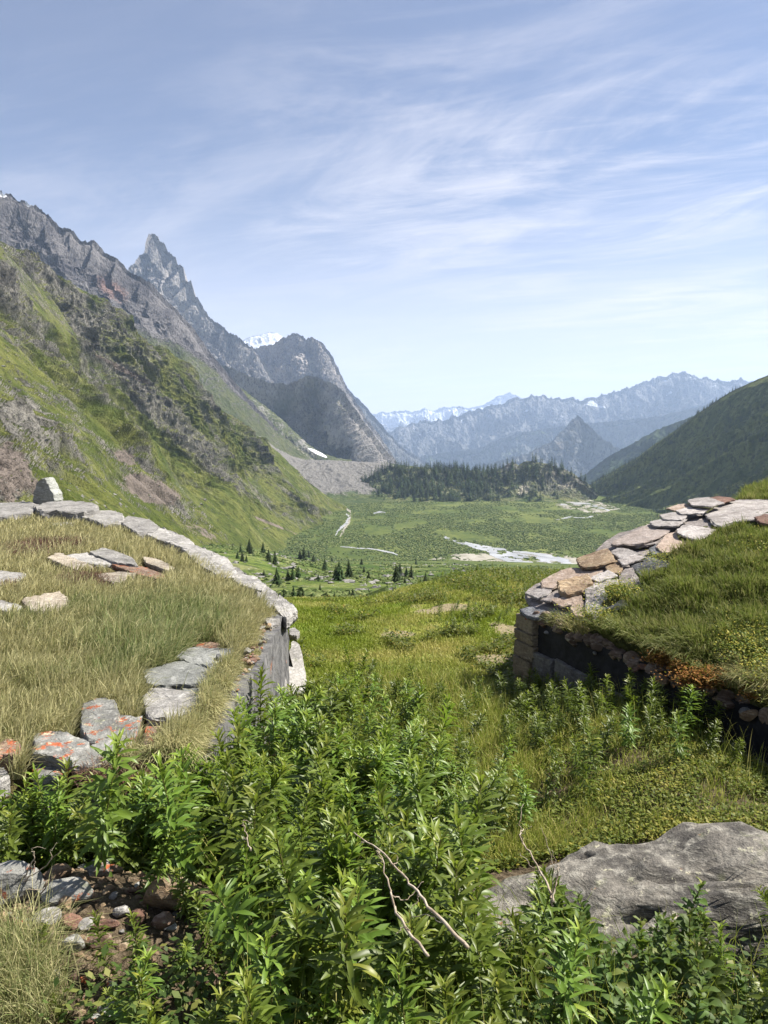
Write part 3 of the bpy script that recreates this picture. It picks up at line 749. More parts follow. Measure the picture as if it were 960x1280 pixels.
# ================================================================== FOREGROUND
# stones ------------------------------------------------------------
M_cop = mat_stone('pale_weathered_schist', (0.320, 0.304, 0.280), (0.440, 0.424, 0.400), (0.160, 0.152, 0.140))
M_slabg = mat_stone('grey_green_slab', (0.272, 0.276, 0.256), (0.400, 0.400, 0.376), (0.144, 0.148, 0.136))
M_lich = mat_stone('lichened_slab', (0.264, 0.264, 0.240), (0.400, 0.392, 0.360), (0.136, 0.132, 0.120), lichen=1.0, scale=1.3)
M_lich2 = mat_stone('orange_lichened_rubble', (0.288, 0.192, 0.136), (0.368, 0.288, 0.232), (0.128, 0.080, 0.056), lichen=1.1, scale=1.6)
M_slate = mat_stone('violet_grey_slate', (0.320, 0.280, 0.260), (0.440, 0.400, 0.372), (0.168, 0.144, 0.132), warm=.35)
M_tan = mat_stone('tan_rust_slate', (0.352, 0.256, 0.152), (0.464, 0.376, 0.264), (0.160, 0.104, 0.064))
M_white = mat_stone('pale_slate', (0.400, 0.364, 0.340), (0.512, 0.480, 0.448), (0.208, 0.184, 0.168))
M_dark = mat_stone('dark_blue_slate', (0.136, 0.140, 0.152), (0.256, 0.260, 0.276), (0.064, 0.064, 0.068))
M_redst = mat_stone('red_brown_stone', (0.192, 0.104, 0.072), (0.272, 0.176, 0.136), (0.080, 0.044, 0.032))
M_bldr = mat_stone('granite_boulder', (.27, .245, .205), (.41, .385, .325), (.055, .05, .045), lichen=.25, lichcol=(.17, .17, .09), scale=.9)

def slab_mesh(pts, th, down=(0, 0, -1), seed=0, rough=1.0, n=44):
    """irregular slab: pts = outline of its top face in 3D; extruded along 'down'"""
    rs = np.random.default_rng(seed)
    pts = np.array(pts, float); c = pts.mean(0)
    size = np.linalg.norm(pts - c, axis=1).mean()
    down = np.array(down, float)
    per = np.vstack([pts, pts[:1]]); d = np.concatenate([[0], np.cumsum(np.linalg.norm(np.diff(per, axis=0), axis=1))])
    tt = np.linspace(0, d[-1], n, endpoint=False)
    out = np.stack([np.interp(tt, d, per[:, k]) for k in range(3)], 1)
    # soften corners a little and chip the edge
    out = .8 * out + .1 * np.roll(out, 1, 0) + .1 * np.roll(out, -1, 0)
    ch = 1 + rough * .022 * rs.normal(size=n)[:, None]
    out = c + (out - c) * ch
    rings = [(.0, 0), (.25, 0), (.5, 0), (.75, 0), (.92, 0), (.985, .05), (1.0, .18), (1.012, .35), (.985, .52), (1.0, .70), (.965, .86), (.90, 1.0), (.5, 1.0), (0, 1.0)]
    V = []
    for k, (r, h) in enumerate(rings):
        if r == 0: V.append((c + down * th * h)[None]); continue
        p = c + (out - c) * (r + (.014 * rough * rs.normal(size=n)[:, None] if .05 < h < 1 and r > .9 else 0)) + down * th * h
        if 0 < h < 1: p = p + down * th * .06 * rs.normal(size=n)[:, None]
        V.append(p)
    V = np.vstack(V)
    # undulating cleaved surface
    a = min(th * .16 + .006, .013) * rough
    nz = fbm(V[:, 0] * 5 + seed, V[:, 1] * 5, V[:, 2] * 5, 3) + .6 * np.round(fbm(V[:, 0] * 2.2 / max(size, .2), V[:, 1] * 2.2 / max(size, .2), seed * .7, 2) * 3) / 3
    V = V - down * (a * nz)[:, None]
    Fq = []; Ft = []
    off = 1
    i = np.arange(n); j = (i + 1) % n
    Ft.append(np.stack([np.zeros(n, int), off + i, off + j], 1))
    nr = len(rings) - 2
    for k in range(nr - 1):
        a0 = off + k * n; b0 = a0 + n
        Fq.append(np.stack([a0 + i, b0 + i, b0 + j, a0 + j], 1))
    last = off + (nr - 1) * n
    Ft.append(np.stack([last + j, last + i, np.full(n, len(V) - 1)], 1))
    # orientation
    nrm = np.cross(out[5] - c, out[7] - c)
    area = np.zeros(3)
    for k in range(n): area += np.cross(out[k] - c, out[(k + 1) % n] - c)
    if np.dot(area, -down) < 0:
        Fq = [f[:, ::-1] for f in Fq]; Ft = [f[:, ::-1] for f in Ft]
    base = c + down * th
    return V - base, [np.vstack(Fq), np.vstack(Ft)], base

_seed = [100]
def slab(name, px, zf, dz, th, mat, label, cat='slab', group=None, tilt=0.0, rough=1.0, down=(0, 0, -1)):
    pts = []
    for k, (u, v) in enumerate(px): pts.append(hit(u, v, lambda x, y: zf(x, y) + dz))
    _seed[0] += 1
    V, Fc, base = slab_mesh(pts, th, down, _seed[0], rough)
    o = mesh_np(name, V, Fc, mat, False)
    o.location = base
    if tilt: o.rotation_euler = (tilt, 0, 0)
    return tag(o, label, cat, group)

def stand_slab(name, px, Y, th, mat, label, cat, group=None, rough=1.0, back=(0, 1, 0), lean=0.0):
    vb = max(v for u, v in px); ub = min(u for u, v in px)
    pts = [P(u, v, Y + lean * (vb - v) / F * Y + lean * .9 * (u - ub) / F * Y) for u, v in px]
    _seed[0] += 1
    V, Fc, base = slab_mesh(pts, th, back, _seed[0], rough)
    low = V[:, 2].min(); V[:, 2] -= low; base = base + np.array([0, 0, low])
    o = mesh_np(name, V, Fc, mat, False); o.location = base
    return tag(o, label, cat, group)

# --- coping of the left ruin: far left -> corner
GC = 'pale coping stones along the far edge of the left turf roof'
def cop(px, dz, th, label, mat=M_cop):
    cu = sum(p[0] for p in px) / len(px); cv = sum(p[1] for p in px) / len(px)
    px = [(cu + (p[0] - cu) * 1.12, cv + (p[1] - cv) * 1.15) for p in px]
    slab('coping_stone', px, roofL, dz, th, mat, label, 'coping stone', GC, rough=1.2)
cop([(-90, 634), (-40, 630), (0, 629), (38, 628), (46, 633), (30, 641), (-20, 645), (-80, 648)], .12, .42, 'long flat pale coping stone at the far left, before the upright stone')
cop([(46, 633), (60, 628), (90, 627), (117, 629), (119, 637), (100, 641), (75, 638), (55, 639)], .16, .32, 'flat pale coping stone carrying the upright stone')
cop([(58, 645), (72, 638), (92, 639), (96, 648), (90, 655), (66, 655)], .02, .28, 'rounded dark block under the coping, right of the upright stone')
cop([(94, 648), (108, 644), (116, 652), (112, 660), (98, 660)], -.02, .22, 'small squat stone wedged under the coping right of the rounded block', M_lich)
cop([(103, 646), (118, 639), (138, 638), (152, 642), (153, 651), (130, 653), (114, 649)], .10, .36, 'pale coping stone, second to the right of the upright stone')
cop([(149, 650), (165, 646), (186, 649), (198, 658), (192, 665), (172, 665), (158, 657)], .08, .34, 'broad pale coping stone stepping down to the right')
cop([(182, 664), (194, 659), (212, 664), (229, 670), (241, 678), (241, 684), (229, 684), (209, 677), (190, 671)], .07, .26, 'long pale coping stone with a dark shadowed underside')
cop([(232, 688), (242, 682), (262, 689), (280, 697), (289, 703), (293, 713), (290, 721), (272, 718), (254, 708), (240, 698)], .07, .24, 'largest white coping stone, lying diagonally halfway to the corner')
cop([(280, 714), (290, 708), (298, 710), (306, 718), (297, 724), (284, 722)], .03, .18, 'small pale stone between the two biggest coping stones')
cop([(292, 726), (304, 718), (320, 721), (331, 731), (325, 738), (306, 732)], .06, .2, 'pale flat coping stone with a grey front edge, third from the corner')
cop([(322, 740), (331, 732), (346, 742), (345, 751), (335, 757), (323, 752)], .05, .18, 'rounded pale coping stone, second from the corner')
cop([(343, 757), (350, 745), (360, 752), (370, 761), (358, 772), (349, 765)], .05, .12, 'pointed pale coping stone overhanging the corner of the left ruin')
cop([(331, 775), (340, 770), (348, 771), (349, 777), (338, 782)], .04, .07, 'small white stone lying on rubble just below the corner')
stand_slab('upright_stone', [(40, 634), (41, 618), (44, 606), (50, 598), (56, 597), (60, 604), (63, 611), (68, 618), (69, 631), (62, 635), (50, 636)], 14.6, .42, M_slabg, 'small upright standing stone set on the coping at the far left', 'standing stone', rough=1.3)
stand_slab('leaning_slab', [(357, 836), (362, 812), (365, 800), (371, 801), (375, 815), (378, 832), (381, 850), (376, 868), (356, 866)], 7.2, .07, M_cop, 'pale pointed slab leaning upright against the end of the concrete wall', 'slab', back=(.3, 1, -.6), lean=1.1)
stand_slab('leaning_slab', [(338, 866), (347, 846), (354, 838), (357, 852), (354, 876), (338, 880)], 6.6, .05, M_cop, 'small pale triangular slab beside the taller leaning slab', 'slab', back=(.3, 1, -.6), lean=1.1)
slab('loose_stone', [(361, 786), (368, 784), (375, 789), (371, 795), (362, 793)], g1, .12, .14, M_cop, 'small pale stone on the meadow just beyond the concrete wall', 'stone')
slab('loose_stone', [(286, 905), (296, 893), (305, 900), (302, 916), (290, 916)], g1, .28, .2, M_cop, 'white stone half hidden by leaves at the foot of the concrete wall', 'stone')

# --- slabs lying in the left turf roof
M_buff = mat_stone('buff_slab', (.36, .31, .24), (.46, .42, .35), (.18, .15, .115))
GS = 'stone slabs lying in the left turf roof'
def ls(px, mat, label, dz=.035, th=.07):
    cu = sum(p[0] for p in px) / len(px); cv = sum(p[1] for p in px) / len(px); k = 1.22 if cv < 780 else 1.04
    px = [(cu + (p[0] - cu) * k, cv + (p[1] - cv) * k) for p in px]
    slab('roof_slab', px, roofL, dz, th, mat, label, 'stone slab', GS)
ls([(117, 691), (133, 686), (150, 691), (163, 697), (168, 705), (146, 702)], M_cop, 'flat white slab in dry grass, uppermost of those below the coping', .06)
ls([(85, 695), (108, 692), (126, 698), (137, 704), (117, 705), (99, 700)], M_cop, 'thin pale slab left of the uppermost roof slab')
ls([(63, 697), (76, 692), (94, 699), (112, 706), (90, 709)], M_buff, 'narrow tan slab at the left end of the upper row')
ls([(144, 706), (160, 706), (180, 709), (200, 717), (199, 723), (167, 715)], M_lich2, 'long thin rusty slab at the right end of the upper row')
ls([(181, 697), (200, 700), (216, 709), (208, 712), (186, 704)], M_buff, 'small tan slab almost under the coping, furthest right')
ls([(121, 718), (146, 715), (166, 717), (150, 727), (133, 725)], M_buff, 'buff slab beside the patch of brown dead heather')
ls([(-25, 715), (0, 714), (29, 717), (22, 727), (-12, 730)], M_cop, 'whitish slab cut by the left edge of the photo')
ls([(33, 749), (72, 741), (86, 751), (77, 763), (42, 761)], M_buff, 'large pinkish slab sunk in the grass on the left')
ls([(-16, 750), (0, 750), (24, 757), (17, 763), (-12, 760)], M_cop, 'small pale slab at the left edge below the whitish one', .03)
ls([(240, 806), (256, 803), (275, 804), (274, 810), (256, 814)], M_lich2, 'small pinkish slab behind the three big grey slabs')
ls([(220, 820), (234, 809), (258, 810), (291, 810), (281, 826), (265, 833), (239, 828)], M_slabg, 'upper of the three big grey slabs, with a small dark pebble on it', .055, .05)
ls([(179, 838), (208, 829), (225, 825), (247, 831), (269, 838), (263, 847), (248, 855), (186, 855)], M_slabg, 'middle one of the three big grey slabs, streaked with brown', .055, .05)
ls([(228, 860), (255, 860), (255, 868), (232, 865)], M_slabg, 'small grey slab wedged between the middle and lower big slabs', .03, .05)
ls([(179, 870), (189, 859), (220, 861), (249, 867), (256, 872), (241, 890), (201, 898), (186, 896)], M_cop, 'lowest and palest of the three big grey slabs', .07, .06)
ls([(184, 902), (203, 903), (201, 916), (198, 930), (190, 937), (177, 929)], M_lich2, 'narrow pinkish lichened slab below the palest grey slab', .03)
ls([(103, 878), (128, 872), (143, 874), (149, 890), (135, 915), (124, 923), (108, 923), (101, 906)], M_lich, 'upright looking grey slab with orange lichen on its top right corner', .08, .09)
ls([(149, 893), (176, 896), (170, 915), (160, 935), (142, 955), (121, 957), (94, 956), (110, 934), (133, 918)], M_lich, 'long slab covered in orange lichen along its left side', .05, .08)
ls([(44, 917), (62, 913), (78, 914), (112, 926), (110, 937), (89, 950), (41, 940)], M_lich, 'broad grey slab with a dark shadow beneath its front edge', .06, .08)
ls([(-12, 932), (11, 922), (26, 929), (23, 943), (-12, 944)], M_lich2, 'bright orange lichened slab at the left edge of the photo', .06, .12)
ls([(41, 956), (69, 948), (90, 956), (84, 968), (44, 971)], M_lich, 'pale slab in front of the broad grey one, partly behind leaves', .0, .1)
ls([(-8, 962), (4, 959), (12, 970), (-2, 980)], M_cop, 'small pale stone low at the left edge by the leaves', .0, .1)
ls([(174, 957), (189, 955), (191, 966), (176, 969)], M_lich2, 'small rusty stone at the front edge of the roof', .03, .1)
ls([(205, 958), (219, 954), (224, 966), (207, 967)], M_redst, 'small orange stone at the front edge next to the rusty one', .03, .1)
slab('pebble', [(270, 818), (275, 817), (278, 820), (272, 822)], roofL, .085, .03, M_dark, 'small dark pebble lying on the upper grey slab', 'pebble')

# --- slates on the verge of the right ruin
GR = 'overlapping slates along the left verge of the right turf roof'
def rsl(px, mat, label, dz=.05, th=.06, **k): slab('roof_slate', px, roofR, dz, th * .75, mat, label, 'roof slate', GR, **k)
rsl([(762, 671), (812, 654), (870, 640), (960, 640), (960, 668), (900, 672), (850, 690), (800, 716), (770, 720), (745, 716), (730, 705)], M_slate, 'wide shadowed base slate under the whole stack', -.02, .08)
rsl([(655, 740), (672, 727), (735, 715), (800, 716), (800, 745), (740, 770), (700, 768), (668, 762)], M_slate, 'shadowed base slate at the lower corner under the stack', -.03, .10)
rsl([(675, 726), (694, 716), (711, 709), (735, 709), (757, 712), (742, 723), (701, 728), (690, 735), (676, 735)], M_slate, 'long violet grey slate sloping up from the lower corner', .03, .05)
rsl([(764, 677), (785, 667), (812, 654), (826, 656), (839, 662), (822, 672), (800, 679), (779, 680), (766, 681)], M_slate, 'long broad slate halfway up the verge', .07, .05)
rsl([(777, 679), (800, 672), (830, 664), (843, 661), (839, 671), (819, 679), (800, 683), (782, 682)], M_slate, 'darker slate tucked under the long broad one', .03, .05)
rsl([(720, 698), (740, 690), (758, 684), (765, 690), (769, 701), (742, 708), (726, 708)], M_tan, 'big tan slate left of the middle of the verge', .09, .055)
rsl([(697, 727), (712, 722), (734, 717), (742, 728), (728, 737), (709, 742), (699, 737)], M_tan, 'thick rusty tan block on the lower part of the stack', .09, .10, rough=1.6)
rsl([(736, 723), (748, 717), (760, 712), (773, 719), (749, 727)], M_white, 'pale pointed slate right of the rusty block', .07, .03)
rsl([(756, 708), (765, 703), (773, 700), (779, 710), (773, 717), (760, 715)], M_tan, 'small tan slate beside the big tan one', .06, .05)
rsl([(762, 690), (772, 684), (786, 686), (802, 692), (789, 696), (775, 698)], M_white, 'pale slate just above the small tan one', .06, .05)
rsl([(772, 699), (782, 696), (792, 692), (809, 696), (790, 703), (779, 706)], M_white, 'thin pale slate with a sharp shadow, centre of the stack', .09, .035)
rsl([(656, 741), (670, 735), (690, 737), (686, 743), (672, 747)], M_white, 'pale slate at the outermost lower corner', .05, .035)
rsl([(675, 750), (688, 743), (703, 741), (697, 748), (687, 752)], M_slate, 'small slate beside the corner slate', .04, .035)
rsl([(687, 749), (707, 746), (728, 744), (717, 755), (702, 758)], M_slate, 'thin layered slate in front of the rusty block', .04, .04)
rsl([(649, 761), (662, 758), (676, 760), (690, 766), (678, 773), (659, 770)], M_dark, 'dark slate overhanging the corner of the black wall', -.02, .05)
rsl([(731, 737), (743, 728), (758, 725), (773, 723), (776, 742), (787, 756), (757, 759), (741, 772), (733, 763)], M_white, 'largest pale slab at the lower end beside the grass', .07, .07, rough=1.4)
rsl([(712, 758), (727, 744), (734, 763), (741, 774), (718, 769)], M_slate, 'slanting grey slab leaning on the largest pale slab', .04, .06)
rsl([(773, 722), (778, 713), (791, 709), (804, 736), (797, 747), (785, 744), (777, 738)], M_slate, 'rough slab with a dark cavity next to the grass', .06, .08, rough=1.6)
rsl([(788, 706), (812, 695), (836, 699), (838, 706), (829, 718), (812, 726), (796, 716)], M_dark, 'dark bluish striped slab beside the grass', .05, .07, rough=1.4)
rsl([(811, 685), (820, 680), (840, 691), (833, 697), (816, 695)], M_dark, 'small dark wedge between two large slates', .05, .05)
rsl([(820, 683), (833, 667), (845, 664), (849, 676), (872, 677), (864, 683), (847, 690), (829, 691)], M_slate, 'rounded violet slate in the middle of the verge', .07, .05)
rsl([(846, 661), (855, 655), (894, 661), (885, 669), (872, 675), (858, 671), (847, 666)], M_white, 'flat white slate lying over the rounded violet one', .12, .035)
rsl([(854, 654), (870, 645), (884, 643), (894, 654), (885, 662), (862, 658)], M_slate, 'grey slate between the white slates', .06, .05)
rsl([(812, 652), (829, 648), (860, 648), (845, 658), (816, 657)], M_white, 'fourth thin slate from the top of the fan', .11, .035)
rsl([(824, 643), (841, 640), (861, 643), (852, 650), (829, 649)], M_white, 'third thin slate from the top of the fan', .13, .035)
rsl([(832, 635), (848, 630), (865, 630), (862, 636), (843, 638)], M_slate, 'second thin slate from the top, furthest left at the crest', .14, .03)
rsl([(845, 638), (864, 633), (888, 635), (878, 641), (852, 643)], M_white, 'light slate just under the topmost one', .15, .03)
rsl([(859, 625), (872, 622), (886, 621), (906, 628), (886, 633), (864, 631)], M_white, 'topmost pale slate at the crest of the verge', .20, .035)
rsl([(886, 622), (898, 620), (912, 621), (920, 624), (904, 628)], M_redst, 'reddish slate at the very top right of the fan', .17, .03)
rsl([(880, 643), (904, 627), (930, 623), (990, 625), (1030, 632), (1010, 646), (985, 652), (943, 647), (914, 652), (900, 659)], M_white, 'huge flat white slab at the top beside the grass', .11, .06)
rsl([(943, 646), (956, 642), (975, 644), (985, 650), (960, 655), (948, 652)], M_redst, 'dark red slab peeping out of the grass at the right edge', .14, .05)

# random small rubble ------------------------------------------------
def rock_mesh(r, seed, sub=2, rough=.35):
    import bmesh
    bm = bmesh.new(); bmesh.ops.create_icosphere(bm, subdivisions=sub, radius=1)
    V = np.array([v.co[:] for v in bm.verts]); Fc = np.array([[v.index for v in f.verts] for f in bm.faces]); bm.free()
    rs = np.random.default_rng(seed); o = rs.uniform(0, 50, 3)
    # facet the rock with random planes
    for k in range(9):
        nrm = rs.normal(size=3); nrm /= np.linalg.norm(nrm); d = rs.uniform(.55, .85)
        h = V @ nrm; ex = np.maximum(h - d, 0); V = V - ex[:, None] * nrm * .92
    V = V * (1 + rough * .35 * fbm(V[:, 0] * 2 + o[0], V[:, 1] * 2 + o[1], V[:, 2] * 2 + o[2], 4))[:, None]
    return V * np.array(r), [Fc]
def rock(name, u, v, zf, dz, r, mat, label, cat, group=None, seed=None, rz=0, sub=3):
    p = hit(u, v, lambda x, y: zf(x, y) + dz)
    _seed[0] += 1
    V, Fc = rock_mesh(r, _seed[0] if seed is None else seed, sub)
    low = V[:, 2].min(); V[:, 2] -= low
    o = mesh_np(name, V, Fc, mat, False); o.location = (p[0], p[1], zf(p[0], p[1]) - r[2] * .35); o.rotation_euler = (0, 0, rz)
    return tag(o, label, cat, group)

rock('stone', 12, 1084, g1, .12, (0.124, 0.099, 0.093), M_lich, 'big grey stone with orange lichen at the left edge of the rubble', 'stone', rz=.3)
rock('stone', 85, 1098, g1, .08, (0.105, 0.068, 0.043), M_lich, 'dark shaded flat stone behind the rubble, below the leaves', 'stone')
rock('stone', 58, 1132, g1, .07, (0.053, 0.037, 0.037), M_cop, 'bright white angular stone in the middle of the rubble', 'stone', rz=.5)
rock('stone', 82, 1118, g1, .05, (0.031, 0.025, 0.028), M_tan, 'small buff stone behind the white one', 'stone')
rock('stone', 122, 1164, g1, .05, (0.050, 0.031, 0.028), M_lich2, 'rusty speckled stone at the right of the rubble', 'stone')
rock('stone', 92, 1168, g1, .05, (0.043, 0.034, 0.031), M_lich, 'grey speckled stone left of the rusty speckled one', 'stone')
rock('stone', 218, 1106, g1, .10, (0.118, 0.062, 0.093), M_tan, 'large brown stone with twig shadows between the green plants', 'stone', rz=.35)
rock('stone', 203, 1138, g1, .06, (0.046, 0.031, 0.034), M_lich2, 'orange stone just below the large brown one', 'stone')
rock('stone', 133, 1146, g1, .04, (0.046, 0.019, 0.019), M_redst, 'flat reddish stone right of the white one', 'stone')
rock('stone', 88, 1142, g1, .05, (0.043, 0.031, 0.031), M_redst, 'red brown stone touching the white one', 'stone')
rock('stone', 152, 1128, g1, .05, (0.034, 0.025, 0.025), M_cop, 'pale greenish stone between two small plants', 'stone')
rock('stone', 30, 1150, g1, .03, (0.043, 0.031, 0.019), M_lich, 'low grey stone behind the dry grass tuft', 'stone')
rock('stone', 69, 1212, g1, .03, (0.019, 0.014, 0.019), M_cop, 'tiny white stone below the rubble, nearest the camera', 'stone')
rs = np.random.default_rng(5)
rub = [(M_lich2, 'rusty'), (M_cop, 'pale'), (M_lich, 'grey lichened'), (M_redst, 'reddish'), (M_tan, 'buff')]
protos = [(rock_mesh((1, .75, .6), 900 + k, 2)) for k in range(5)]
pm = []
for k, (V, Fc) in enumerate(protos):
    V = V.copy(); V[:, 2] -= V[:, 2].min()
    for mi, (mt, nm) in enumerate(rub): pm.append((mesh_np('rubble_stone', V, Fc, mt, False, link=False), nm))
def rubble(pts, zf, smin, smax, where, group):
    for (x, y) in pts:
        me, nm = pm[rs.integers(len(pm))]
        o = bpy.data.objects.new('rubble_stone', me); COL.objects.link(o)
        s = smin * (smax / smin) ** (rs.random() ** 1.7)
        o.scale = (s, s, s * rs.uniform(.6, 1.2)); o.rotation_euler = (rs.normal() * .25, rs.normal() * .25, rs.random() * 6.3)
        o.location = (x, y, zf(x, y) - s * .15)
        tag(o, 'small %s stone %s' % (nm, where), 'rubble stone', group)
pts = []
while len(pts) < 150:
    x, y = rs.normal(-1.30, .45), rs.normal(2.62, .36)
    if -2.1 < x < -.5 and 1.9 < y < 3.2: pts.append((x, y))
rubble(pts, g1, .012, .062, 'in the rubble heap at lower left', 'loose rubble at the lower left')
pts = [(rs.uniform(-1.13, -.985), rs.uniform(4.5, 7.1)) for _ in range(80)]
rubble(pts, lambda x, y: -1.69, .016, .055, 'on the crumbling top of the left concrete wall', 'crumbled stones on the left wall top')
pts = [(rs.uniform(-1.35, -1.02), rs.uniform(6.2, 7.3)) for _ in range(18)]
rubble(pts, roofL, .02, .07, 'at the corner of the left roof', 'crumbled stones on the left wall top')
pts = []
for _ in range(30):
    x = rs.uniform(-2.6, -1.0); pts.append((x, 3.70 + rs.uniform(-.08, .03)))
rubble(pts, lambda x, y: -1.82 - rs.random() * .25, .03, .08, 'in the front edge of the left roof', 'stones in the front edge of the left roof')
# finer gravel between the stones
Vs = []; Fs = []; off = 0
for k in range(900):
    V, Fc = protos[k % 5]; s = .006 * (4 ** rs.random()); xx, yy = rs.normal(-1.25, .5), rs.normal(2.5, .45)
    Vs.append(V * s + np.array([xx, yy, g1(xx, yy)])); Fs.append(Fc[0] + off); off += len(V)
tag(mesh_np('gravel', np.vstack(Vs), [np.vstack(Fs)], M_tan, False), 'fine broken gravel between the stones at lower left', 'gravel', kind='stuff')
pts = []
for _ in range(26):
    t = rs.uniform(.15, 5); s_ = rs.uniform(-.04, .02); p = A0 + _d * t + _n * s_; pts.append(tuple(p))
rubble(pts, lambda x, y: -1.86 - rs.random() * .06, .03, .085, 'under the turf edge above the black wall', 'stones under the turf edge of the right ruin')

# boulder --------------------------------------------------------------
def boulder():
    import bmesh
    bm = bmesh.new(); bmesh.ops.create_icosphere(bm, subdivisions=6, radius=1)
    V = np.array([v.co[:] for v in bm.verts]); Fc = np.array([[v.index for v in f.verts] for f in bm.faces]); bm.free()
    p = np.sign(V) * np.abs(V) ** .78
    p = p / np.linalg.norm(p, axis=1)[:, None] ** .35
    V = p * np.array([1.68, .46, .42])
    V[:, 2] += .05 * np.sin(V[:, 0] * 3.1 + 1.0) - .05 * sstep(-.5, -1.35, V[:, 0]) * 3
    V[:, 1] += .10 * sstep(0, .4, V[:, 2])
    x, y, z = V.T
    nn = V / np.linalg.norm(V, axis=1)[:, None]
    d = .13 * fbm(x * 1.7, y * 1.7, z * 1.7, 3) - .10 * sstep(.72, 1.0, ridged(x * 1.1 + 3, y * 2.2 + z, z * 2.0, 2)) - .04 * ridged(x * 2.2 + 3, y * 2.2, z * 3.6, 3) + .060 * fbm(x * 5, y * 5, z * 5, 5, .6) - .03 * ridged(x * 4, y * 5, z * 9, 4) + .020 * fbm(x * 26, y * 26, z * 26, 4)
    V = V + nn * d[:, None]
    V[:, 2] -= V[:, 2].min()
    o = mesh_np('boulder', V, [Fc], M_bldr, True)
    top = V[:, 2].max()
    o.location = (1.48, 3.02, -1.74 - top)
    tag(o, 'big rough grey boulder with lit top, lower right in front of the grass', 'boulder')
boulder()

# walls ----------------------------------------------------------------
def m_concrete():
    t = NT('streaked_dark_concrete'); v = t.pos()
    n = t.noise(t.mapping(v, (1, 2.6, .7)), 3.4, 8, .72, .5); n2 = t.noise(v, 25, 6, .7); n3 = t.noise(v, 2.2, 5, .6)
    c = t.mix(t.mr(n, .35, .62), (.035, .035, .038), (.17, .166, .16))
    c = t.mix(t.mr(n3, .5, .65, 0, .7), c, (.15, .145, .135))
    c = t.mix(t.mr(t.noise(v, 5, 6, .7), .63, .68, 0, .8), c, (.28, .11, .05))
    c = t.mix(t.mr(n2, .4, .55, .4, 0), c, (.05, .05, .055))
    return t.done(t.pr(c, .85, .25, t.bump(n2, .7, .012)))
def m_black_plaster():
    t = NT('black_plaster'); v = t.pos()
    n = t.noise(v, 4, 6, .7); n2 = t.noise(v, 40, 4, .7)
    c = t.mix(t.mr(n, .4, .7), (.010, .010, .012), (.030, .030, .033))  # near-black over the whole face, varied slightly by noise
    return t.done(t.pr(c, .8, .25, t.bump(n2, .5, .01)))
def wall_grid(name, p0, p1, thick, zb, zt, mat, nx, nz, parent, amp=.012, fr=9, seed=0.0, rag=.0, origin=None):
    """wall whose visible face runs p0 -> p1; thick goes to the left normal; one closed mesh"""
    p0 = np.array(p0, float); p1 = np.array(p1, float); d = (p1 - p0); L = np.linalg.norm(d); d /= L; nn = np.array([-d[1], d[0]])
    s = np.linspace(0, L, nx)
    prof = []
    for z in np.linspace(0, 1, nz): prof.append((0, z))
    for a in (.33, .66, 1.0): prof.append((thick * a, 1))
    for z in np.linspace(1, 0, 6)[1:]: prof.append((thick, z))
    V = []
    ztf = zt if callable(zt) else (lambda q: zt)
    for (o_, h) in prof:
        top = np.array([ztf(q) for q in s]) + rag * fbm(s * 6, seed, 0.5, 4)
        x = p0[0] + d[0] * s + nn[0] * o_; y = p0[1] + d[1] * s + nn[1] * o_; z = zb + (top - zb) * h
        V.append(np.stack([x, y, z], 1))
    V = np.stack(V, 1)                                 # nx, np, 3
    dd = amp * fbm(V[..., 0] * fr + seed, V[..., 1] * fr, V[..., 2] * fr, 4)
    V[..., 0] -= nn[0] * dd; V[..., 1] -= nn[1] * dd
    n_ = len(prof)
    Vf = V.reshape(-1, 3)
    q = grid_faces(nx, n_, True)
    caps = []
    for k in (0, nx - 1):
        ids = np.arange(n_) + k * n_
        caps.append(ids if k else ids[::-1])
    org = np.array(origin) if origin is not None else np.zeros(3)
    return mesh_np(name, Vf - org, [q, np.array(caps)], mat, False, parent=parent)

LO = (-1.0, 5.5, -2.7)
ruinL = empty('stone_ruin', LO); tag(ruinL, 'sunken ruin on the left with a turf roof and dark concrete side wall', 'ruin')
wall_grid('concrete_wall', (-.95, 3.78), (-.95, 7.25), .11, -3.1, lambda q: -1.70 + .035 * math.sin(q * 2.3) - .12 * max(0, .5 - q), m_concrete(), 220, 60, ruinL, .022, 6, 2.2, .07, LO)

def m_turf(name, c1, c2, c3):
    t = NT(name); v = t.pos()
    n = t.noise(v, 1.1, 6, .65, .3); n2 = t.noise(v, 11, 6, .7); n3 = t.noise(v, 60, 4, .7)
    c = t.mix(t.mr(n, .38, .62), c1, c2); c = t.mix(t.mr(n2, .4, .6, .7, 0), c, c3); c = t.mix(t.mr(n3, .35, .55, .5, 0), c, c3)
    return t.done(t.pr(c, .95, .1, t.bump(t.math('ADD', n2, n3), 1.0, .03)))
M_turfL = m_turf('dry_turf', (.13, .11, .045), (.20, .165, .075), (.045, .035, .02))
M_turfR = m_turf('green_turf', (.055, .075, .018), (.11, .11, .035), (.022, .02, .010))

